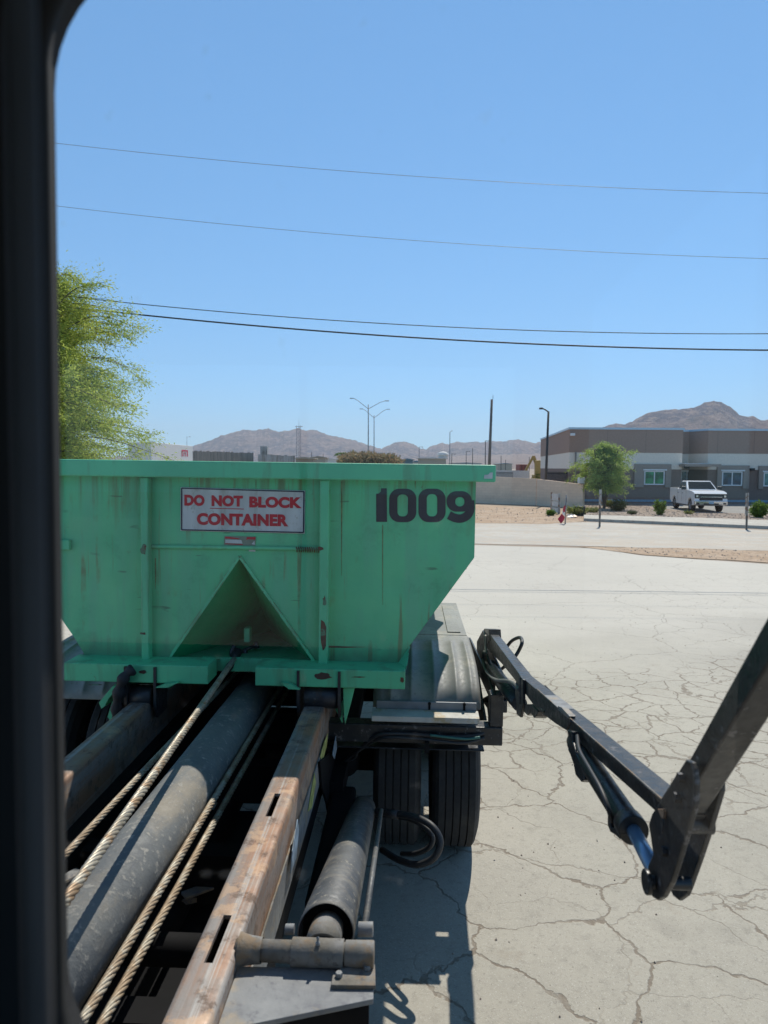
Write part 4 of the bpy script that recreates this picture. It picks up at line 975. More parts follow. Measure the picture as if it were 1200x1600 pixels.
# stub at far left, end cap
a, b = L(95, 858, v=VF), L(112, 843, v=VF)
part('side_stub', MB().box((a.x-.3, VF-.03, a.z), (b.x, VF-.003, b.z)), M['greenw'], ct, bev=.004)
_=0
sT = L(400, 1043, v=VS).z; sB = L(400, 1071.5, v=VS).z; ue = L(633, 1060, v=VS).x; ul = L(325, 1055, v=VS).x; ugr = L(398.5, 1055, v=VS).x
part('front_sill', MB().prism([(2*uc-ue, VS, sB), (ul, VS, sB), (ul, VS, sT), (2*uc-ue, VS, sT)], (0, .172, 0)), M['greenw'], ct, bev=.005)
part('front_sill', MB().prism([(ugr, VS, sB), (ue, VS, sB), (ue, VS, sT), (ugr, VS, sT)], (0, .172, 0)), M['greenw'], ct, bev=.005)
a = L(360, 1028, v=3.86); b = L(360, 1049, v=3.86)
part('recess_plate', MB().box((ul-.1, 3.86, b.z), (ugr+.15, 3.88, a.z)), M['greenw'], ct)
part('corner_gusset', MB().prism([L(634, 1046, v=VS+.05), L(640, 1009, v=VF), L(619, 1039, v=VF), ], (0.004, .0, 0)), M['greenw'], ct)
# hanging wedge plates below the sill
for pts in ([(536, 1075), (554, 1075), (549, 1096), (539, 1133), (536.5, 1110)], [(176, 1072), (188, 1070), (170, 1092), (164, 1104), (158, 1108), (154, 1098)]):
    part('guide_wedge', MB().prism([L(x, y, v=VS+.03) for x, y in pts], (0, .10, 0)), M['greenw'], ct, bev=.003)
for px in (521, 190):
    part('wedge_rib', MB().prism([L(px-1, 1100, v=VS+.06), L(px+15 if px > 300 else px-15, 1096, v=VS+.06), L(px+15 if px > 300 else px-22, 1120, v=VS+.06), L(px+14 if px > 300 else px-16, 1130, v=VS+.06)], (0, .02, 0)), M['greenw'], ct)
# small gusset tabs welded on the sill face
for pts in ([(246, 1082-10), (262, 1066), (282, 1064), (264, 1072)], [(440, 1064), (455, 1066), (470, 1075), (452, 1074)]):
    part('sill_tab', MB().prism([L(x, y, v=VS-.004) for x, y in pts], (0, -.03, 0)), M['greenw'], ct)
# front rollers
M['steel_d'] = worn('dark_oily_steel', (0.035, 0.036, 0.042), (0.05, 0.048, 0.05), (0.07, 0.045, 0.03), s=7, rough=(.3, .6), metal=.4, c4_=(.12, .11, .10), s2=22, th4=(.66, .74))
for pa, pb_, inner in ((474, 527, 466), (201, 236, 243)):
    p0 = L(pa, 1092, v=VS+.02); p1 = L(pb_, 1093, v=VS+.02); zc = p0.z
    ro = part('front_roller', MB().lathe([(0, .001), (0, .055), (.006, .062), (p1.x-p0.x-.006, .062), (p1.x-p0.x, .055), (p1.x-p0.x, .001)], (p0.x, VS+.07, zc), 'x', 28), M['steel_d'], ct)
    mb = MB()
    for px in (inner, pb_+3 if inner < pa else pa-4):
        x = L(px, 1090, v=VS+.0).x
        mb.prism([(x-.007, VS-.012, sT-.01), (x-.007, VS+.16, sT-.01), (x-.007, VS+.16, zc-.09), (x-.007, VS+.02, zc-.095), (x-.007, VS-.012, zc-.02)], (.014, 0, 0))
    part('roller_bracket', mb, M['steel_d'], ct)
mb = MB(); pth = catmull([L(209, 1045, v=VS-.03), L(198, 1053, v=VS-.05), L(190, 1067, v=VS-.05), L(185, 1085, v=VS-.03), L(183, 1105, v=VS), L(182, 1125, v=VS+.02)], 5)
mb.tube(pth, [.028+.006*math.sin(i) for i in range(len(pth))], 8); part('strap', mb, M['rubber'] if 'rubber' in M else plain('rubber_strap', (.02, .02, .024), .7), ct)
# rust stains on the sill face
for px, pyy, w_, h_ in ((505, 1056, 14, 6), (223, 1050, 8, 3), (560, 1058, 12, 1), (628, 1062, 4, 5), (150, 1070, 12, 1)):
    q = [L(px+w_*random.uniform(.6, 1.1)*math.cos(6.283*i/14), pyy+h_*random.uniform(.6, 1.1)*math.sin(6.283*i/14), v=VS-.0015) for i in range(14)]
    part('rust_patch', MB().prism(q, (0, .001, 0)), M['rustbrown'], ct)
# rust runs on the plate
for px, y0_, y1_, w_ in ((534, 752, 900, 1.3), (376+24, 750, 766, .8), (598, 820, 945, .9), (243, 872, 920, 1.2), (649, 750, 764, 1.0)):
    q0 = [L(px-w_*(1-abs(k/8-.3)), y0_+(y1_-y0_)*k/8, v=VF-.0045) for k in range(9)]; q1 = [L(px+w_*random.uniform(.4, 1)*(1-k/9), y0_+(y1_-y0_)*k/8, v=VF-.0045) for k in range(8, -1, -1)]
    part('rust_run', MB().prism(q0+q1, (0, .001, 0)), plain('rust_run_paint', (0.16, 0.20, 0.08), .8, var=.3, s=30), ct)
part('rust_run', MB().prism([L(513, 1009, v=VF-.0045), L(540, 1010, v=VF-.0045), L(574, 1011, v=VF-.0045), L(540, 1012.3, v=VF-.0045), L(514, 1012, v=VF-.0045)], (0, .001, 0)), M['rustbrown'], ct)

# ---- lettering
def text_mesh(s, x0, x1, z0, z1, v_, depth=.002, off=.022, shear=0):
    """built-in letters scaled to fill a box on the plane v = v_"""
    cu = bpy.data.curves.new('t', 'FONT'); cu.body = s; cu.offset = off; cu.resolution_u = 6; cu.extrude = 0.0; cu.space_character = 1.04
    o = bpy.data.objects.new('t', cu); COL.objects.link(o); dg = bpy.context.evaluated_depsgraph_get()
    me = bpy.data.meshes.new_from_object(o.evaluated_get(dg)); bpy.data.objects.remove(o); bpy.data.curves.remove(cu)
    vs = [v.co.copy() for v in me.vertices]; fs = [list(p.vertices) for p in me.polygons]; bpy.data.meshes.remove(me)
    xa, xb = min(v.x for v in vs), max(v.x for v in vs); ya, yb = min(v.y for v in vs), max(v.y for v in vs)
    return MB().add([(x0+(v.x-xa)/(xb-xa)*(x1-x0), v_-.0, z0+(v.y-ya)/(yb-ya)*(z1-z0)) for v in vs], fs)
def SQ(px, py, v_): return L(px, py, v=v_)
s0 = VF-.008
sg = part('warning_sign', MB().prism([SQ(282, 761, s0), SQ(477, 766.5, s0), SQ(476, 834, s0), SQ(282, 829.5, s0)], (0, .004, 0)), M['signw'], ct, bev=.001)
zz = lambda px, py: L(px, py, v=s0).z
mb = MB(); co4 = [(283.8, 762.8), (475, 768.2), (474.3, 832), (283.8, 827.8)]
for i in range(4):
    a, b = SQ(*co4[i], s0-.001), SQ(*co4[(i+1) % 4], s0-.001); mb.bar(a, b, .004, .0065) if i % 2 == 0 else mb.bar(a, b, .0065, .004)
part('border', mb, M['signk'], sg)
def word(s, pl, pr, pt, pb, off=.058, parent=sg, m='signr', name='lettering', v_=s0-.0015):
    a, b = L(pl, (pt+pb)/2, v=v_), L(pr, (pt+pb)/2, v=v_)
    return part(name, text_mesh(s, a.x, b.x, L((pl+pr)/2, pb, v=v_).z, L((pl+pr)/2, pt, v=v_).z, v_, off=off), M[m], parent)
word('DO', 288, 319.5, 773, 790.5); word('NOT', 330.5, 379.5, 774, 791.5); word('BLOCK', 389.5, 471.5, 776.2, 793.7)
word('CONTAINER', 307.5, 450.5, 802.5, 821.5)
a, b = L(328, 793.6, v=s0-.0015), L(381, 794.8, v=s0-.0015); part('underline', MB().prism([a, b, b+Vector((0, 0, -.004)), a+Vector((0, 0, -.004))], (0, .001, 0)), M['signr'], sg)
# tattered sticker
q = VF-.007
stt = part('torn_sticker', MB().prism([SQ(350.5, 837.5, q), SQ(400, 838.5, q), SQ(398.5, 852.5, q), SQ(350, 852, q)], (0, .002, 0)), worn('torn_sticker_film', (.20, .24, .18), (.16, .20, .15), s=20), ct)
part('sticker_red', MB().prism([SQ(352, 838.6, q-.001), SQ(360, 839.2, q-.001), SQ(374, 841.5, q-.001), SQ(374, 842.5, q-.001), SQ(352, 841.3, q-.001)], (0, .0008, 0)).prism([SQ(386, 839.2, q-.001), SQ(399, 839.2, q-.001), SQ(399, 843.3, q-.001), SQ(388, 842.5, q-.001), SQ(384.5, 843.5, q-.001)], (0, .0008, 0)).prism([SQ(352, 849, q-.001), SQ(380, 850.2, q-.001), SQ(379, 851.5, q-.001), SQ(352, 850, q-.001)], (0, .0008, 0)), M['signr'], stt)
part('sticker_white', MB().prism([SQ(352, 843, q-.001), SQ(377, 843.6, q-.001), SQ(379, 849.4, q-.001), SQ(352, 848.4, q-.001)], (0, .0008, 0)).prism([SQ(389, 859, q-.001), SQ(399, 859, q-.001), SQ(399, 862, q-.001), SQ(389, 861.5, q-.001)], (0, .0008, 0)).prism([SQ(393, 850, q-.001), SQ(397.5, 845, q-.001), SQ(398.5, 851.5, q-.001)], (0, .0008, 0)), M['signw'], stt)
# number 1009 : chunky stencil-free numerals
def rrect(cx_, cz_, hw_, hh_, r, n=8):
    o = []
    for qx, qz, a0 in ((1, 1, 0), (-1, 1, 90), (-1, -1, 180), (1, -1, 270)):
        for k in range(n+1):
            a = R(a0+90*k/n); o.append((cx_+qx*(hw_-r)+r*math.cos(a), cz_+qz*(hh_-r)+r*math.sin(a)))
    return o
def ring(mb, o, i, v_):
    n = len(o); vs = [SQ(x, z, v_) for x, z in o]+[SQ(x, z, v_) for x, z in i]
    mb.add(vs, [(k, (k+1) % n, n+(k+1) % n, n+k) for k in range(n)])
nv = VF-.0055
def strip(mb, cpts, wd, v_):
    """band of half-width wd(k) along a centre line in photo pixels"""
    c = catmull([(x, y, 0) for x, y in cpts], 8); Lp, Rp = [], []
    for i, p in enumerate(c):
        d = (c[min(i+1, len(c)-1)]-c[max(i-1, 0)]).normalized(); n = Vector((-d.y, d.x, 0)); Lp.append(SQ(p.x+n.x*wd, p.y+n.y*wd, v_)); Rp.append(SQ(p.x-n.x*wd, p.y-n.y*wd, v_))
    k = len(c); mb.add(Lp+Rp, [(i, i+1, k+i+1, k+i) for i in range(k-1)])
mb = MB().add([SQ(x, y, nv) for x, y in ((587.8, 815.5), (587.8, 771.5), (592, 771), (595, 768), (595.3, 763), (604.3, 763), (604.8, 815.5))], [list(range(7))]); part('numeral', mb, M['num'], ct)
mb = MB(); ring(mb, rrect(629.3, 789.8, 21.2, 26.2, 16), rrect(629.2, 789.8, 8.2, 17.2, 7), nv); part('numeral', mb, M['num'], ct)
mb = MB(); ring(mb, rrect(675.0, 789.8, 21.2, 26.2, 16), rrect(675.0, 789.5, 8.2, 17.4, 7), nv); part('numeral', mb, M['num'], ct)
mb = MB(); ring(mb, rrect(717.5, 783.5, 19.7, 16.0, 15.2), rrect(718.5, 784, 7.2, 7.3, 6.6), nv)
strip(mb, [(734.5, 782), (734.9, 790), (734.3, 798), (729.5, 806), (720, 810.3), (710, 809), (701.5, 804.8)], 6.6, nv-.0006); part('numeral', mb, M['num'], ct)

# ---- hook fitting in the pocket (truck cable is attached here)
a = L(385.5, 1004, v=4.08)
lug = part('hook_lug', MB().box((a.x-.018, 4.08, a.z), (a.x+.018, 4.14, a.z+.085)), M['greenw'], ct, bev=.006)
part('hook_pin', MB().cyl(L(371, 1021, v=3.98), L(398, 1009, v=4.02), .011, 14).cyl(L(398, 1009, v=4.02), L(403, 1007, v=4.03), .022, 12), M['steel_d'], ct)

# ================================================================== TRUCK
M['rail'] = None
def m_rail():
    m, t, b = mat('worn_rusty_rail'); v = coords(t); lv = coords(t, (7, .10, 7))
    n = noise(t, v, 2.6, 8, .65); c = mix(t, rng_(t, n, .38, .6), (0.33, 0.175, 0.10), (0.25, 0.185, 0.145))
    ln = noise(t, lv, 1.7, 7, .6); c = mix(t, rng_(t, ln, .44, .66, 0, .7), c, (0.28, 0.27, 0.255))
    ln2 = noise(t, coords(t, (20, .12, 20)), 1.9, 6, .6); c = mix(t, rng_(t, ln2, .66, .78, 0, .7), c, (0.42, 0.40, 0.37))
    n2 = noise(t, v, 13, 9, .75); c = mix(t, rng_(t, n2, .56, .70, 0, .8), c, (0.13, 0.085, 0.06))
    n3 = noise(t, v, 5, 8, .7); c = mix(t, rng_(t, n3, .60, .68, 0, .6), c, (0.52, 0.34, 0.21))
    t.links.new(c, b.inputs['Base Color']); t.links.new(rng_(t, n2, .3, .7, .45, .8), b.inputs['Roughness']); b.inputs['Metallic'].default_value = .15
    bump(t, b, n2, .4, .003); return m
M['rail'] = m_rail()
M['cylgrey'] = worn('dusty_grey_cylinder', (0.185, 0.185, 0.172), (0.125, 0.13, 0.13), (0.24, 0.21, 0.165), scale=(1, .45, 1), s=5, th=(.50, .72), rough=(.6, .85), c4_=(.33, .31, .27), s2=30, th4=(.60, .74), bmp=.5)
M['cyldark'] = worn('dusty_dark_cylinder', (0.095, 0.098, 0.10), (0.07, 0.072, 0.075), (0.17, 0.155, 0.13), s=6, th=(.54, .74), rough=(.45, .7), c4_=(.30, .27, .22), s2=38, th4=(.66, .74))
M['mud'] = worn('muddy_steel', (0.15, 0.135, 0.11), (0.23, 0.22, 0.205), (0.22, 0.155, 0.095), s=9, th=(.48, .62), rough=(.7, .95), c4_=(.13, .12, .11), s2=25, th4=(.60, .7), bmp=.5)
M['plate'] = worn('worn_grey_plate', (0.235, 0.24, 0.24), (0.18, 0.185, 0.19), (0.31, 0.255, 0.185), s=6, th=(.52, .72), rough=(.5, .8), c4_=(.17, .17, .18), s2=26, th4=(.60, .72), bmp=.3)
M['blk'] = worn('black_arm_paint', (0.011, 0.012, 0.014), (0.019, 0.020, 0.022), (0.045, 0.038, 0.033), scale=(1, .5, 1), s=6, th=(.60, .74), rough=(.28, .5), c4_=(.13, .12, .12), s2=34, th4=(.68, .74), bmp=.15)
M['chas'] = plain('chassis_black', (0.008, 0.008, 0.009), .8); M['chas'].node_tree.nodes['Principled BSDF'].inputs['Specular IOR Level'].default_value = .15
M['rope'] = worn('wire_rope_tan', (0.34, 0.26, 0.175), (0.26, 0.19, 0.125), (0.38, 0.34, 0.27), s=20, th=(.5, .65), rough=(.45, .7), metal=.35, bmp=.2)
M['ropeg'] = worn('wire_rope_grey', (0.40, 0.36, 0.29), (0.30, 0.26, 0.20), (0.30, 0.20, 0.12), s=14, th=(.55, .7), rough=(.35, .6), metal=.45, bmp=.2)
M['tyre'] = worn('truck_tyre', (0.020, 0.020, 0.021), (0.032, 0.031, 0.030), (0.05, 0.046, 0.04), s=5, th=(.55, .75), rough=(.8, .95))
M['fend'] = worn('grey_fender', (0.24, 0.24, 0.225), (0.19, 0.19, 0.18), (0.30, 0.28, 0.235), s=3, th=(.55, .75), rough=(.5, .7), c4_=(.18, .17, .15), s2=45, th4=(.67, .75), bmp=.1)
M['hose'] = plain('hose_rubber', (0.02, 0.021, 0.024), .55); M['hoseg'] = plain('grey_hose', (0.13, 0.13, 0.125), .5)
M['rod'] = plain('blue_chrome_rod', (0.16, 0.26, 0.38), .25, .35, var=.15)
wr = L(430, 1206, v=2.845).z                       # hoist rail top
trk = thing('hoist_truck', 'dark roll-off hoist truck with worn rails, wire ropes and a black tarp arm', 'truck', TM, (uc, 4.4, 0))
ra = L(430, 1206, w=wr); rb = L(471.5, 1211, w=wr); ru0, ru1 = ra.x, rb.x
ru0 = (ra.x+L(244.5, 1600, w=wr).x)/2; ru1 = (rb.x+L(325, 1600, w=wr).x)/2
V0, V1 = 1.15, 9.6; HR = .235
def rail_half(mb, v0, v1, x0, x1, sl, r=.016):
    """closed hollow section; with a slot gap sl=(a,b) it is split into two halves"""
    def arc(cx_, s): return [(cx_+s*r*math.cos(R(q)), wr-r+r*math.sin(R(q))) for q in (0, 30, 60, 90)]
    Lp = [(x0, wr-HR)]+[(x0+r-r*math.cos(R(q)), wr-r+r*math.sin(R(q))) for q in (0, 30, 60, 90)]
    Rp = [(x1-r+r*math.cos(R(q)), wr-r+r*math.sin(R(q))) for q in (90, 60, 30, 0)]+[(x1, wr-HR)]
    def sweep(pl):
        n = len(pl); mb.add([(x, v0, z) for x, z in pl]+[(x, v1, z) for x, z in pl], [(i, i+1, n+i+1, n+i) for i in range(n-1)], True)
    if sl is None: sweep(Lp+Rp)
    else:
        sweep(Lp+[(sl[0], wr)]); sweep([(sl[1], wr)]+Rp)
        for x in sl: mb.add([(x, v0, wr), (x, v1, wr), (x, v1, wr-.012), (x, v0, wr-.012)], [(0, 1, 2, 3)])
        for v_ in (v0, v1): mb.add([(sl[0], v_, wr), (sl[1], v_, wr), (sl[1], v_, wr-.012), (sl[0], v_, wr-.012)], [(0, 1, 2, 3)])
    mb.add([(x0, v0, wr-HR), (x1, v0, wr-HR), (x1, v1, wr-HR), (x0, v1, wr-HR)], [(0, 1, 2, 3)])
def rail(x0, x1):
    s1a, s1b = L(430, 1276, w=wr).y, L(437, 1240, w=wr).y; s2a, s2b = L(338, 1505, w=wr).y, L(360, 1430, w=wr).y
    c = (x0+x1)/2-.004; mb = MB(); g_ = .0115
    for v0, v1, s in ((V0, s2a, None), (s2a, s2b, 1), (s2b, s1a, None), (s1a, s1b, 1), (s1b, V1, None)):
        rail_half(mb, v0, v1, x0, x1, (c-g_, c+g_) if s else None)
    o = part('hoist_rail', mb, M['rail'], trk)
    # inner flange strip (thin ledge beside the rail)
    mb = MB().box((x0-.045, V0, wr-HR-.012), (x0-.002, 2.25, wr-HR+.004)); part('rail_flange', mb, M['plate'], o)
    return o
rlR = rail(ru0, ru1); rlL = rail(2*uc-ru1-.075, 2*uc-ru0-.075)
# chassis below
for s in (-1, 1):
    part('chassis_rail', MB().box((uc+s*.43-.045, .6, .62), (uc+s*.43+.045, 9.3, .87)), M['chas'], trk)
for v_ in (1.0, 1.9, 2.75, 3.6, 4.4, 5.1, 5.75, 6.6, 8.0, 9.2):
    part('cross_member', MB().box((uc-.38, v_-.05, .60), (uc+.38, v_+.05, .80)), M['chas'], trk)
part('belly_pan', MB().box((uc-.9, 0.75, .50), (uc+.36, 3.55, .56)), M['chas'], trk)
part('dark_fill_box', MB().box((ru1+.03, 2.75, .22), (ru1+.16, 3.8, .60)), M['chas'], trk, bev=.02)  # invented box, added to keep the gap beside the rail dark
part('drive_shaft', MB().cyl((uc, .8, .58), (uc, 4.2, .58), .06), M['chas'], trk)
part('air_tank', MB().lathe([(0, .001), (.02, .10), (.06, .14), (.8, .14), (.84, .10), (.86, .001)], (uc-.95, 2.2, .62), 'y', 24), M['chas'], trk)
part('hoist_cross_tube', MB().cyl((ru0-.9, 2.2, wr-.32), (ru0+.02, 2.2, wr-.32), .05), M['chas'], trk)
# bright struts seen between ropes and rail
zs = wr-.42
part('sub_bracket', MB().bar(L(286, 1400, w=zs), L(352, 1376, w=zs), .05, .012), M['plate'], trk, bev=.004)
part('sub_bracket', MB().bar(L(196, 1612, w=zs), L(226, 1573, w=zs), .02, .03).bar(L(212, 1620, w=zs), L(234, 1585, w=zs), .015, .03), M['plate'], trk)
part('sub_bracket', MB().bar(L(277, 1412, w=zs-.05), L(338, 1398, w=zs-.05), .012, .02), M['plate'], trk)
part('sub_bracket', MB().bar(L(92, 1386, w=zs+.1), L(125, 1366, w=zs+.1), .05, .05), M['plate'], trk, bev=.01)
# big hoist cylinder in the middle
def pd(px, py, d): return L(px, py, w=H-d)
A1 = pd(246, 1300, 1.345); B1 = Vector((A1.x+.01, 6.2, A1.z+.0)); C1 = Vector((A1.x-.02, 1.2, A1.z))
cyl = part('winch_cylinder', MB().tube([C1, A1, B1], .108, 48, smooth=True), M['cylgrey'], trk)
# wire ropes
def rope(path, m, r=.0135, name='wire_rope', pitch=.16):
    path = catmull(path, 40) if len(path) > 2 else [Vector(path[0]).lerp(Vector(path[1]), k/260) for k in range(261)]
    ds = [0]
    for a, b in zip(path, path[1:]): ds.append(ds[-1]+(b-a).length)
    mb = MB(); t = (path[-1]-path[0]).normalized(); nx = t.cross(Vector((0, 0, 1))).normalized(); ny = t.cross(nx)
    for k in range(6):
        st = [p+(nx*math.cos(2*math.pi*(d/pitch)+k*math.pi/3)+ny*math.sin(2*math.pi*(d/pitch)+k*math.pi/3))*r*.62 for p, d in zip(path, ds)]
        mb.tube(st, r*.42, 6)
    return part(name, mb, m, trk)
e1 = L(94, 1419, w=1.33); s1 = L(366, 1030, v=3.86); d1 = (e1-s1)
rope([s1, e1+d1*.12], M['ropeg'], .0145)
def ext(pa, pb, wa, wb, k0, k1):
    a, b = L(*pa, w=wa), L(*pb, w=wb); d = b-a; return [a-d*k0, b+d*k1]
rope(ext((274, 1152), (92, 1346), 1.08, 1.06, 2.0, .5), M['rope'], .0125)
rope(ext((321, 1271), (127, 1598), 1.0, 1.0, 2.2, .25), M['rope'], .0135)
rope(ext((321, 1309), (159, 1600), .935, .935, 2.2, .25), M['rope'], .0135)
# socket and hook at the end of the main rope
part('rope_socket', MB().tube([L(352, 1052, v=3.84), L(364, 1034, v=3.88), L(371, 1017, v=3.94)], [.016, .026, .030], 12), M['steel_d'], trk)
part('rope_hook', MB().tube(catmull([L(366, 1008, v=3.93), L(362, 1020, v=3.92), L(366, 1030, v=3.92), L(375, 1033, v=3.94), L(382, 1026, v=3.98), L(383, 1014, v=4.0)], 5), .014, 8), M['steel_d'], trk)
# lift cylinder, right of the rail
K0 = L(503, 1478, v=1.80); K1 = L(568, 1262, v=3.75)
ax = (K1-K0).normalized(); Q = K0+ax*.095
mbc = MB(); rr0, rr1 = .080, .066
xn = ax.cross(Vector((0, 0, 1))).normalized(); yn = ax.cross(xn)
mbc.tube([Q, Q+ax*.004, K1-ax*.02, K1], [rr0-.004, rr0, rr1, rr1-.012], 48)
mbc.f.pop(-2); mbc.sm.pop(-2)                        # open mouth at the near end
mbc.tube([Q, Q+ax*.05], [rr0-.006, rr0-.008], 48, caps=False); lc = part('lift_cylinder', mbc, M['cyldark'], trk)
part('cylinder_recess', MB().cyl(Q+ax*.045, Q+ax*.05, rr0-.006, 40), M['chas'], lc)
# knuckle (eye lug) and pivot
part('eye_lug', MB().tube([K0+ax*.030+Vector((0, 0, -.004)), K0+ax*.036, Q+ax*.04], [.040, .047, .047], 32), M['mud'], lc, bev=.003)
pA = L(457, 1486, v=1.80); pB = L(537.5, 1486, v=1.80); pC = L(540, 1486, v=1.80); pD = L(585, 1487, v=1.80)
zc = K0.z-.012
part('pivot_tube', MB().lathe([(0, .03), (0, .0345), (pB.x-pA.x, .0345), (pB.x-pA.x, .03)], (pA.x, 1.79, zc), 'x', 36), M['mud'], trk, bev=.001)
part('pivot_tube', MB().lathe([(0, .03), (.0, .032), (pD.x-pC.x-.003, .034), (pD.x-pC.x, .031), (pD.x-pC.x, .001)], (pC.x, 1.79, zc), 'x', 36), M['mud'], trk, bev=.001)
part('pivot_shaft', MB().cyl((ru1-.01, 1.79, zc), (pD.x-.01, 1.79, zc), .027, 28), M['mud'], trk)
part('weld_collar', MB().lathe([(0, .042), (.012, .038), (.03, .034), (.06, .031)], (ru1+.0, 1.79, zc), 'x', 28), M['mud'], trk)
p = L(497, 1464, v=1.78); part('grease_nipple', MB().lathe([(0, .006), (.006, .006), (.007, .0035), (.014, .003), (.018, .0045), (.022, .001)], (p.x, 1.775, zc+.033), 'z', 10), M['plate'], trk)
for pa_, pb_, yy_ in ((446, 460, 1452), (560, 583, 1452)):
    a, b = L(pa_, yy_, v=1.88), L(pb_, yy_, v=1.88); part('side_boss', MB().cyl(a, b, .014 if pa_ < 500 else .019, 20), M['plate'], lc, bev=.001)
rA = L(570, 1447, v=1.90); rB = L(596, 1266, v=3.3); part('oil_pipe', MB().tube([rA, rB], .0095, 14), M['cyldark'], lc)
# support gusset and keeper plate
wp_ = zc-.030
gp = [L(432, 1512, w=wp_), L(584, 1513, w=wp_), L(583.5, 1561, w=wp_), L(380, 1608, w=wp_), L(360, 1690, w=wp_), L(395, 1540, w=wp_)]
gp[3] = L(386, 1606, w=wp_); gp = [Vector((ru1+.002, gp[0].y, wp_)), gp[1], gp[2], Vector((ru1+.002, gp[3].y-.015, wp_))]
gu = part('support_gusset', MB().prism([p for p in gp], (0, 0, -.014)), M['plate'], trk, bev=.002)
part('gusset_web', MB().box((ru1+.002, gp[0].y-.014, wp_-.2), (gp[1].x-.01, gp[0].y-.002, wp_-.0145)), M['chas'], gu)
kp = [L(520, 1521, w=wp_+.012), L(540, 1506.5, w=wp_+.012), L(586, 1506, w=wp_+.012), L(587, 1540, w=wp_+.012), L(517, 1539, w=wp_+.012)]
kp_ = part('keeper_plate', MB().prism(kp, (0, 0, -.0115)), M['mud'], gu, bev=.002)
for px, py in ((529.5, 1525), (573.5, 1514)):
    p = L(px, py, w=wp_+.013); part('bolt', MB().lathe([(0, .001), (0, .0095), (.009, .0095), (.0105, .008), (.0105, .001)], (p.x, p.y, p.z), 'z', 6, smooth=False), M['plate'], kp_)
for v_ in (1.75, 2.35, 2.95):
    part('rail_gusset', MB().prism([(ru0-.001, v_, wr-.06), (ru0-.001, v_, wr-HR), (ru0-.055, v_, wr-HR)], (0, .012, 0)), M['plate'], rlR)
pts = [(ru1+.004, V0+(1.55)*k/90, wr-HR+.075+random.uniform(-.0015, .0015)) for k in range(91)]; part('weld', MB().tube(pts, .004, 6), M['mud'], rlR)
# plates and hardware on the rail's outer side (in shade)
M['yel'] = plain('yellow_green_mark', (0.42, 0.42, 0.13), .7, var=.3, s=20); M['blu'] = plain('blue_grey_mark', (0.25, 0.32, 0.38), .6, var=.3, s=20)
xo = ru1+.010
part('side_plate_outer', MB().prism([L(x, y, u=xo) for x, y in ((497, 1190), (515, 1175), (527, 1185), (532, 1225), (524, 1262), (512, 1278), (508, 1256), (500, 1230))], (.012, 0, 0)), M['chas'], trk, bev=.003)
rs = part('rail_side_plate', MB().box((ru1+.0015, V0, wr-.30), (ru1+.007, 3.5, wr-.16)), M['plate'], rlR)
part('paint_mark', MB().prism([L(x, y, u=ru1+.009) for x, y in ((512, 1146), (510, 1166), (503, 1192), (500, 1182), (506, 1160))], (.002, 0, 0)).prism([L(x, y, u=ru1+.009) for x, y in ((491, 1208), (493, 1222), (487, 1262), (481, 1268), (486, 1236))], (.002, 0, 0)), M['yel'], rs)
part('reflector', MB().prism([L(x, y, u=xo+.03) for x, y in ((524, 1150), (526, 1168), (522, 1186), (519, 1180))], (.003, 0, 0)).prism([L(x, y, u=xo+.01) for x, y in ((462, 1340), (466, 1296), (464, 1280), (456, 1330), (453, 1365))], (.003, 0, 0)), M['blu'], rs)
# ---- wheels
def wheel(u, v, s, first=None):
    if first is not None:
        o = first.copy(); COL.objects.link(o); o.parent = trk; o.location = (u-first_u, v-first_v, 0)
        for ch in first.children:
            c = ch.copy(); COL.objects.link(c); c.parent = o
        return o
    W = .135; pr = [(-W*.72, .29), (-W, .34), (-W*1.03, .42), (-W*.90, .475), (-W*.80, .492)]
    x = -W*.80; ng = 4
    for k in range(ng+1):
        a = -W*.8+(2*W*.8)*k/(ng+1); b = -W*.8+(2*W*.8)*(k+1)/(ng+1)
        pr += [(a+.004, .4985), (b-.004, .4985)]
        if k < ng: pr += [(b-.003, .484), (b+.003, .484)]
    pr += [(W*.80, .492), (W*.90, .475), (W*1.03, .42), (W, .34), (W*.72, .29)]
    o = part('wheel', MB().lathe(pr, (u, v, .5), 'x', 72, smooth=False), M['tyre'], trk)
    part('rim', MB().lathe([(-.10, .29), (-.06, .27), (.0, .26), (.01, .12), (.03, .11), (.03, .001)], (u, v, .5), 'x', 40), plain('steel_rim', (.35, .35, .35), .5, .5), o)
    part('hub', MB().lathe([(.03, .10), (.10, .09), (.13, .06), (.13, .001)], (u, v, .5), 'x', 24), M['chas'], o)
    return o
first_u = L(714, 1230, v=3.96).x; first_v = 4.42
w0 = wheel(first_u, first_v, 1)
ui = L(620, 1230, v=3.96).x
for (u, v) in ((ui, 4.42), (first_u, 5.75), (ui, 5.75), (2*uc-first_u+.02, 4.42), (2*uc-ui+.02, 4.42), (2*uc-first_u+.02, 5.75), (2*uc-ui+.02, 5.75)): wheel(u, v, 1, w0)
for v in (4.42, 5.75): part('axle', MB().cyl((2*uc-ui, v, .5), (ui, v, .5), .08), M['chas'], trk)
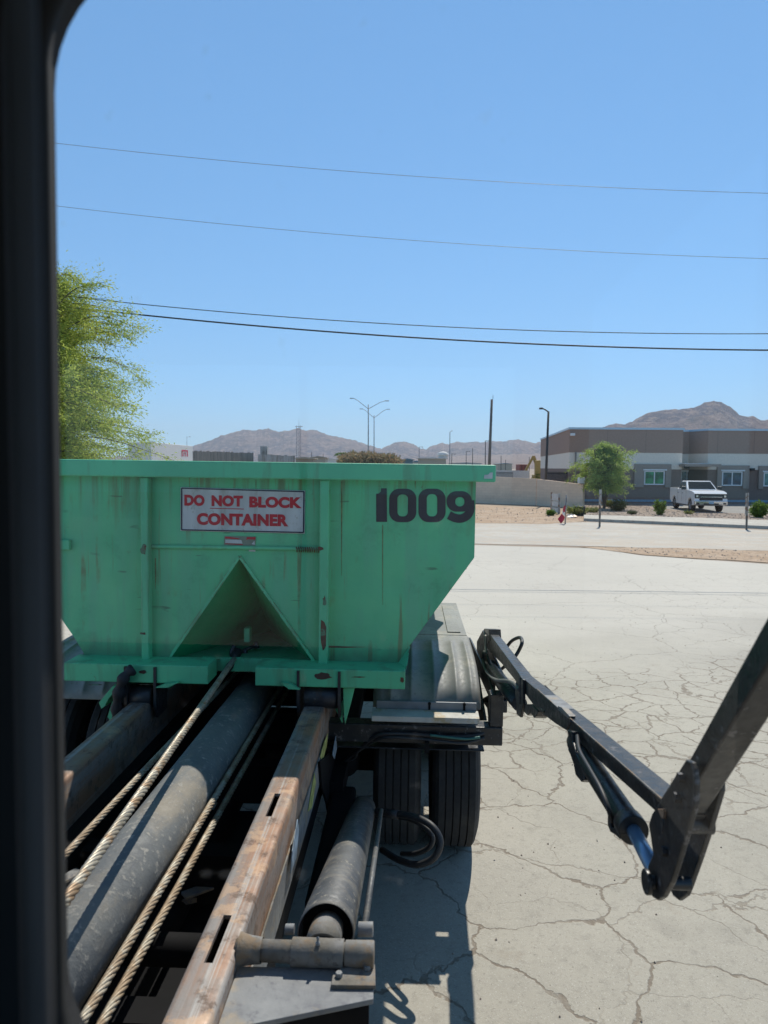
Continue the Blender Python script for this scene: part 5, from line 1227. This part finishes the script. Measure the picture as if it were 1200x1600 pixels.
# ---- fenders
fu0, fu1 = L(745, 1050, v=4.15).x-.60, L(746, 1060, v=4.12).x
def fender(v0, mirror=False):
    prof = [(3.905, 1.005), (3.915, 1.04), (3.95, 1.085), (4.0, 1.118), (4.07, 1.147), (4.16, 1.170), (4.27, 1.187), (4.40, 1.198), (4.6, 1.207), (4.78, 1.212)]
    mb = MB(); us = []; x = fu0
    segs = [(fu0, 0), (fu0+.05, 0)]
    ridges = [fu0+.10, fu0+.215, fu0+.345, fu0+.47, fu0+.555]
    for r in ridges: segs += [(r-.012, 0), (r-.006, .007), (r+.006, .007), (r+.012, 0)]
    segs += [(fu1-.02, 0), (fu1-.006, -.004), (fu1, -.014), (fu1+.002, -.07)]
    n = len(segs); P_ = catmull([Vector((0, a, b)) for a, b in prof], 4)
    for i, p in enumerate(P_):
        t = (P_[min(i+1, len(P_)-1)]-P_[max(i-1, 0)]).normalized(); nn = Vector((0, -t.z, t.y)); nn = nn if nn.z > 0 or nn.y < 0 else -nn
        fade = 1 if 3 < i < len(P_)-4 else 0
        for u, h in segs:
            q = p+nn*(h*fade if h > 0 else h); mb.v.append((u if not mirror else 2*uc-u, q.y+v0, q.z))
    for i in range(len(P_)-1):
        for k in range(n-1): mb.f.append([i*n+k, i*n+k+1, (i+1)*n+k+1, (i+1)*n+k]); mb.sm.append(True)
    fo = part('fender', mb, M['fend'], trk, solid=.005)
    return fo
fe = fender(0); feL = fender(0, True)
part('fender_top', MB().box((fu0+.01, 4.80, 1.205), (fu1-.012, 5.95, 1.214)), M['fend'], trk, bev=.003)
part('fender_tread_plate', MB().box((fu1-.14, 4.86, 1.2155), (fu1-.05, 5.8, 1.222)), M['fend'], trk, bev=.002)
part('fender_lap', MB().box((fu0+.08, 4.835, 1.2155), (fu0+.2, 4.86, 1.222)), M['fend'], trk)
a = L(667, 1096, v=3.895); b = L(744.5, 1111, v=3.895)
bt_ = part('fender_bracket', MB().box((fu0+.02, 3.888, b.z), (b.x, 3.900, a.z)), M['pole_grey'], trk, bev=.003)
for px, py in ((671, 1099), (725.5, 1100)):
    p = L(px, py, v=3.885); part('bolt', MB().cyl((p.x, 3.888, p.z), (p.x, 3.872, p.z), .008, 8).box((p.x-.006, 3.884, p.z-.038), (p.x+.006, 3.8875, p.z-.008)), M['chas'], bt_)
c = L(749, 1128, v=3.80)
part('fender_step', MB().prism([(fu0+.0, 3.885, b.z-.002), (fu0+.0, 3.80, b.z-.012), (fu0+.0, 3.80, b.z-.036), (fu0, 3.79, b.z-.036), (fu0, 3.79, b.z-.006), (fu0, 3.885, b.z+.004)], (c.x-fu0, 0, 0)), worn('pale_step_metal', (.50, .49, .45), (.42, .41, .37), (.42, .33, .2), s=8, th=(.55, .7)), trk, bev=.002)
# cross beam carrying fender and tarp arm
ba = L(530, 1129, v=3.82); bb = L(785, 1166, v=3.82)
bm_ = part('cross_beam', MB().box((uc+.3, 3.82, bb.z), (bb.x, 3.92, ba.z-.004)), M['blk'], trk, bev=.006)
p0, p1 = L(751, 1112, v=3.83), L(786, 1128, v=3.83); p2 = L(793, 1094, v=3.83); p3 = L(772, 1085, v=3.83)
part('beam_upright', MB().box((p0.x+.05, 3.825, ba.z-.003), (p1.x, 3.915, L(770, 1085, v=3.83).z)).box((p3.x-.0, 3.83, L(780, 1114, v=3.83).z), (p2.x, 3.91, L(780, 1094, v=3.83).z)), M['blk'], bm_, bev=.005)
d0, d1_ = L(604, 1168, v=3.86), L(757, 1175, v=3.86)
part('hanger_bar', MB().box((uc+.35, 3.86, d1_.z), (d1_.x, 3.98, d0.z)), M['blk'], bm_, bev=.012)
def hose(pts, r, m, parent=trk, name='hose', n=8):
    return part(name, MB().tube(catmull([L(x, y, v=v) for x, y, v in pts], n), r, 9), M[m], parent)
hose([(380+5, 1215, 4.2), (535, 1190, 4.0), (560, 1172, 3.9), (590, 1149, 3.80), (640, 1147, 3.80), (700, 1151, 3.80), (752, 1147, 3.82), (762, 1130, 3.9)], .011, 'hose', bm_)
hose([(530, 1196, 4.0), (565, 1170, 3.9), (600, 1153, 3.79), (660, 1155, 3.79), (720, 1161, 3.79), (757, 1153, 3.81)], .009, 'hose', bm_)
M['hoset'] = plain('teal_hose', (0.03, 0.13, 0.11), .5)
hose([(672, 1148.5, 3.785), (700, 1152, 3.785), (730, 1154.5, 3.785), (750, 1152, 3.79)], .007, 'hoset', bm_)
part('hose_clamp', MB().box((L(664, 1150, v=3.78).x, 3.765, bb.z-.03), (L(671, 1150, v=3.78).x, 3.80, bb.z+.03)), M['chas'], bm_)
hose([(588, 1268, 3.6), (612, 1271, 3.5), (645, 1276, 3.4), (674, 1290, 3.32), (688, 1315, 3.28), (678, 1340, 3.27), (652, 1351, 3.3), (622, 1343, 3.4), (597, 1328, 3.55)], .017, 'hose')
hose([(588, 1272, 3.62), (640, 1280, 3.45), (668, 1296, 3.38), (676, 1312, 3.36), (668, 1326, 3.36), (648, 1334, 3.4), (628, 1334, 3.5)], .013, 'hose')
part('hose_fitting', MB().tube([L(605, 1270, v=3.49), L(622, 1273, v=3.46)], .021, 10), M['steel_d'], trk)
part('spring_pack', MB().box((uc+.50, 3.7, .55), (uc+.58, 6.4, .66)), M['chas'], trk)
part('brake_chamber', MB().lathe([(0, .001), (0, .07), (.05, .09), (.12, .09), (.17, .07), (.18, .001)], (uc+.55, 4.0, .62), 'y', 24), M['chas'], trk)

# ---- tarp arm
U = .50
def pz(pts, u, th): return MB().prism([L(x, y, u=u) for x, y in pts], (th, 0, 0))
arm = part('tarp_arm', pz([(759, 987), (764, 989), (813, 1056), (850, 1088), (893, 1124), (960, 1183), (1036, 1250), (1060, 1272), (1045, 1290), (1025, 1269), (955, 1206), (884, 1141), (868, 1131), (838, 1108), (808, 1067), (783, 1036), (761, 1014)], U, .055), M['blk'], trk, bev=.003)
part('arm_end_cap', pz([(754, 986), (757, 982), (764, 983), (765, 1001), (758, 1010)], U-.006, .075), M['blk'], arm, bev=.002)
# worn bright lip on the edges
part('worn_edge', MB().bar(L(838, 1076, u=U-.002), L(1035, 1250, u=U-.002), .003, .004), M['mud'], arm)
part('rear_plate', pz([(745, 1002), (754, 985), (758, 996), (757, 1012), (768, 1050), (771, 1064), (771, 1086), (764, 1090), (744, 1045)], U-.014, .012), M['blk'], arm, bev=.002)
part('rear_plate', pz([(760, 1014), (768, 1018), (783, 1050), (800, 1075), (806, 1085), (803, 1098), (785, 1080), (772, 1060), (762, 1040)], U+.03, .012), M['blk'], arm, bev=.002)
part('blade', pz([(732.5, 996), (735, 1000), (764, 1062), (772, 1088), (768, 1090), (734, 1018)], U-.045, .012), M['blk'], arm, bev=.002)
part('drop_bracket', pz([(806.5, 1057), (811, 1054), (817, 1062), (817, 1100), (813, 1121), (807, 1116), (805, 1080)], U-.012, .012), M['blk'], arm, bev=.002)
part('foot_clamp', pz([(817, 1100), (830, 1100), (840, 1112), (838, 1119), (834, 1122), (829, 1114), (824, 1118), (818, 1112)], U-.004, .05), M['blk'], arm, bev=.003)
part('foot_clamp', pz([(840, 1105), (850, 1110), (849, 1114), (844, 1113), (840, 1110)], U-.004, .05), M['blk'], arm, bev=.003)
part('short_cylinder', MB().tube([L(765, 1040, u=U+.01), L(787, 1070, u=U+.01), L(812, 1100, u=U+.01)], [.040, .040, .036], 20), M['blk'], arm)
part('link_bar', MB().tube([L(748, 1100, u=U-.03), L(762, 1092, u=U-.03), L(786, 1082, u=U-.01)], .018, 10).tube([L(758, 1094, u=U-.03), L(765, 1105, u=U-.03), L(767, 1120, u=U-.03)], .016, 10), M['blk'], arm)
part('beam_stay', pz([(745, 1050), (750, 1085), (757, 1126), (745, 1126), (744, 1090)], U-.06, .015), M['blk'], arm)
def hoseu(pts, r, m, n=8, nm='hose'): return part(nm, MB().tube(catmull([L(x, y, u=u) for x, y, u in pts], n), r, 9), M[m], arm)
hoseu([(758.5, 993, U-.02), (758.8, 1012, U-.024), (760, 1020, U-.028), (756, 1019, U-.035), (754.5, 1030, U-.035), (758, 1046, U-.035), (766, 1057, U-.035), (776, 1063, U-.035), (790, 1064, U-.03), (802, 1068, U-.02), (812, 1078, U-.01)], .010, 'hoseg')
hoseu([(791, 1012, U+.07), (799, 1002, U+.09), (808, 997, U+.10), (814, 997, U+.10), (815.5, 1005, U+.09), (811, 1016, U+.08), (805, 1026, U+.06)], .010, 'hose')
hoseu([(776, 1050, U+.03), (784, 1045, U+.05), (790, 1040, U+.06)], .010, 'hose')
hoseu([(852, 1072, U+.07), (858, 1078, U+.075), (866, 1086, U+.075)], .004, 'hose', nm='cotter')
part('top_shim', pz([(850, 1086), (868, 1101), (874, 1107), (872, 1110), (848, 1089)], U+.002, .05), M['plate'], arm)
part('top_shim', pz([(872, 1103), (877, 1105), (890, 1119), (888, 1123), (871, 1108)], U-.003, .02), M['plate'], arm)
# arm cylinder
ca, cb = L(898, 1158, u=U+.015), L(989, 1296, u=U+.0); cc_, ce = L(985, 1290, u=U), L(1026, 1352, u=U+.0)
cy = part('arm_cylinder', MB().tube([ca, ca.lerp(cb, .05), cb.lerp(ca, .03), cb], [.026, .030, .030, .027], 28), M['blk'], arm)
part('gland', MB().tube([cb.lerp(ca, .06), cb+(cb-ca)*.012], .034, 28), M['blk'], cy, bev=.002)
part('piston_rod', MB().tube([cb, L(1030, 1374, u=U)], .0165, 24), M['rod'], cy)
part('clevis', pz([(886, 1140), (893, 1143), (894, 1158), (900, 1178), (911, 1203), (913, 1219), (908, 1222), (899, 1211), (896, 1195), (891, 1180), (887, 1172), (889, 1160)], U-.02, .03), M['blk'], cy, bev=.003)
part('port_block', pz([(949, 1274), (952, 1281), (954, 1294), (960, 1292), (964, 1298), (970, 1303), (968, 1312), (961, 1305), (953, 1300), (949, 1290)], U-.03, .03), M['blk'], cy, bev=.003)
# elbow plates, pin, cushion and upper arm
P1_ = [(1071, 1187), (1079, 1190), (1083, 1202), (1085, 1225), (1084, 1257), (1077, 1282), (1071, 1305), (1058, 1347), (1048, 1379), (1035, 1402), (1027, 1407), (1019, 1402), (1013, 1391), (1012, 1352), (1020, 1335), (1017, 1313), (1013, 1288), (1018, 1272), (1033, 1249)]
part('elbow_plate', pz(P1_, U-.022, .011), M['blk'], arm, bev=.003)
P2_ = [(1125, 1222), (1125, 1236), (1110, 1287), (1092, 1342), (1077, 1384), (1071, 1399), (1060, 1407), (1051, 1400), (1046, 1388), (1044, 1355), (1052, 1320), (1050, 1280), (1072, 1235), (1100, 1195)]
part('elbow_plate', pz(P2_, U+.062, .011), M['blk'], arm, bev=.003)
pp_ = L(1012, 1378, u=U-.034); 
part('elbow_pin', MB().cyl(pp_, pp_+Vector((.084, 0, 0)), .013, 24).cyl(pp_+Vector((-.006, 0, 0)), pp_+Vector((.004, 0, 0)), .024, 28), M['blk'], arm, bev=.002)
qq = L(1030, 1284, u=U-.024); part('upper_pin', MB().cyl(qq, qq+Vector((.1, 0, 0)), .020, 24), M['blk'], arm)
part('brass_block', pz([(1027, 1264), (1036, 1264), (1036.5, 1279), (1033, 1278)], U-.028, .006), worn('brass_brown', (.36, .22, .14), (.28, .17, .10), s=30), arm, bev=.001)
for px, py in ((1066, 1215), (1060, 1246), (1040, 1330)):
    p = L(px, py, u=U-.024); part('bolt', MB().lathe([(-.008, .001), (-.008, .009), (.002, .009)], tuple(p), 'x', 6, smooth=False), M['steel_d'], arm)
for a_, b_ in (((1036, 1251), (1058, 1216)), ((813, 1058), (813, 1100)), ((893, 1126), (886, 1139))):
    pts = [L(a_[0]+(b_[0]-a_[0])*k/14, a_[1]+(b_[1]-a_[1])*k/14, u=U-.012)+Vector((0, 0, random.uniform(-.001, .001))) for k in range(15)]
    part('weld', MB().tube(pts, .0042, 6), M['steel_d'], arm)
hoseu([(902, 1150, U-.01), (905, 1172, U-.035), (920, 1200, U-.045), (938, 1232, U-.045), (950, 1262, U-.04), (956, 1284, U-.03)], .006, 'hose')
def exq(a, b, k): return (a[0]+(b[0]-a[0])*k, a[1]+(b[1]-a[1])*k)
a0, a1 = L(1077, 1186, u=U), L(1200, 961, u=U); b0, b1 = L(1088, 1226, u=U), L(1200, 1052, u=U)
a0 = a0-(a1-a0)*.42; b0 = b0-(b1-b0)*.40
ua = part('upper_arm', MB().prism([a0, a1+(a1-a0)*1.6, b1+(a1-a0)*1.6, b0], (.052, 0, 0)), M['blk'], arm, bev=.004)

# ---- cab (we look out of its rear corner window)
M['streakg'] = plain('pale_streak_grey', (0.05, 0.05, 0.052), .8)  # paler grey that stands in for the light streak along the pillar
M['trim'] = plain('cab_trim', (0.011, 0.011, 0.012), .9, var=.1); M['gasket'] = plain('rubber_gasket', (0.006, 0.006, 0.006), .8)
VC = .50
wl = L(88, 800, v=VC).x-.014; wrr = wl+.59; wb = L(300, 1760, v=VC).z; wt = L(300, -140, v=VC).z
cl, cr = wrr+.06-2.35, wrr+.06; cb_, ct_ = .95, 2.95
def rr_pts(x0, x1, z0, z1, r, n=10):
    o = []
    for cx_, cz_, a0 in ((x1-r, z1-r, 0), (x0+r, z1-r, 90), (x0+r, z0+r, 180), (x1-r, z0+r, 270)):
        for k in range(n+1): a = R(a0+90*k/n); o.append((cx_+r*math.cos(a), cz_+r*math.sin(a)))
    return o
hole = rr_pts(wl, wrr, wb, wt, .100); n = len(hole)
ox0, ox1, oz0, oz1 = wl-.03, wrr+.03, wb-.03, wt+.03
mb = MB(); cxm, czm = (wl+wrr)/2, (wb+wt)/2; outer = []
for x, z in hole:
    dx, dz = x-cxm, z-czm; k = min(((ox1 if dx > 0 else ox0)-cxm)/dx if abs(dx) > 1e-6 else 1e9, ((oz1 if dz > 0 else oz0)-czm)/dz if abs(dz) > 1e-6 else 1e9); outer.append((cxm+dx*k, czm+dz*k))
for y0, y1 in ((VC-.035, VC+.035),):
    vs = [(x, y0, z) for x, z in hole]+[(x, y0, z) for x, z in outer]+[(x, y1, z) for x, z in hole]+[(x, y1, z) for x, z in outer]
    fs = []
    for i in range(n):
        j = (i+1) % n; fs += [(i, j, n+j, n+i), (2*n+i, 2*n+j, 3*n+j, 3*n+i), (i, j, 2*n+j, 2*n+i)]
    mb.add(vs, fs)
# fill the outer corners
for sx in (ox0, ox1):
    for sz in (oz0, oz1):
        cand = [p for p in outer if abs(p[0]-sx) < 1e-4]; can2 = [p for p in outer if abs(p[1]-sz) < 1e-4]
        a = min(cand, key=lambda p: abs(p[1]-sz)); b = min(can2, key=lambda p: abs(p[0]-sx))
        for y in (VC-.035, VC+.035): mb.add([(a[0], y, a[1]), (sx, y, sz), (b[0], y, b[1])], [(0, 1, 2)])
for q in ((cl, ox0, cb_, ct_), (ox1, cr, cb_, ct_), (ox0, ox1, cb_, oz0), (ox0, ox1, oz1, ct_)): mb.box((q[0], VC-.035, q[2]), (q[1], VC+.035, q[3]))
part('cab_rear_wall', mb, M['trim'], trk)
gk = part('window_gasket', MB().tube([(x, VC, z) for x, z in rr_pts(wl+.002, wrr-.002, wb+.002, wt-.002, .098, 14)]+[(rr_pts(wl+.002, wrr-.002, wb+.002, wt-.002, .098, 14)[0][0], VC, rr_pts(wl+.002, wrr-.002, wb+.002, wt-.002, .098, 14)[0][1])], .012, 10), M['gasket'], trk)
m, t, b = mat('window_glass')
gl = nd(t, 'ShaderNodeBsdfGlossy', {'Color': (1, 1, 1, 1), 'Roughness': 0.0}); tp = nd(t, 'ShaderNodeBsdfTransparent', {'Color': (.97, .985, .98, 1)})
fr_ = nd(t, 'ShaderNodeFresnel', {'IOR': 1.35}); ms = nd(t, 'ShaderNodeMixShader', {0: fr_.outputs[0], 1: tp.outputs[0], 2: gl.outputs[0]}); dv = coords(t); dn = noise(t, dv, 7, 6, .6); sp = noise(t, dv, 55, 2, .4)
fac = math_(t, 'ADD', rng_(t, dn, .3, .9, .0, .0018), rng_(t, sp, .90, .97, 0, .05))
du = nd(t, 'ShaderNodeBsdfDiffuse', {'Color': (.55, .53, .5, 1)}); dt_ = nd(t, 'ShaderNodeBsdfTranslucent', {'Color': (.55, .53, .5, 1)}); dm = nd(t, 'ShaderNodeMixShader', {0: .5, 1: du.outputs[0], 2: dt_.outputs[0]})
m2 = nd(t, 'ShaderNodeMixShader', {0: fac, 1: ms.outputs[0], 2: dm.outputs[0]}); t.links.new(m2.outputs[0], t.nodes['Material Output'].inputs[0])
gpn = rr_pts(wl+.004, wrr-.004, wb+.004, wt-.004, .097)
part('glass_pane', MB().add([(x, VC+.004, z) for x, z in gpn], [list(range(len(gpn)))]), m, gk)
# made-up tube left of the window, imitates a soft light streak on the pillar
part('pale_streak_tube', MB().tube([(-.137, .22, cb_), (-.137, .22, ct_)], .0045, 16), M['streakg'], trk)
part('cab_roof', MB().box((cl, -1.5, ct_), (cr, VC+.035, ct_+.05)), M['trim'], trk)
part('cab_floor', MB().box((cl, -1.5, cb_-.05), (cr, VC+.035, cb_)), M['trim'], trk)
part('cab_side', MB().box((cr-.03, -1.5, cb_), (cr, -.55, ct_)).box((cr-.03, .25, cb_), (cr, VC-.036, ct_)).box((cr-.03, -.55, cb_), (cr, .25, 1.85)).box((cr-.03, -.55, 2.7), (cr, .25, ct_)), M['trim'], trk)
part('cab_side', MB().box((cl, -1.5, cb_), (cl+.03, VC-.036, ct_)), M['trim'], trk)
part('cab_front', MB().box((cl+.03, -1.5, cb_), (cr-.03, -1.45, 1.7)).box((cl+.03, -1.5, 2.7), (cr-.03, -1.45, ct_)), M['trim'], trk)

# ================================================================== HAZE
m = bpy.data.materials.new('desert_air'); m.use_nodes = True; t = m.node_tree; t.nodes.clear()
pv = nd(t, 'ShaderNodeVolumePrincipled', {'Color': (0.84, 0.90, 1.0, 1), 'Density': 7.5e-5, 'Anisotropy': 0.2}); ou = nd(t, 'ShaderNodeOutputMaterial'); t.links.new(pv.outputs[0], ou.inputs['Volume'])
hz_ = part('haze', MB().box((-9500, -400, -16), (9500, 13000, 720)), m); hz_['kind'] = 'stuff'
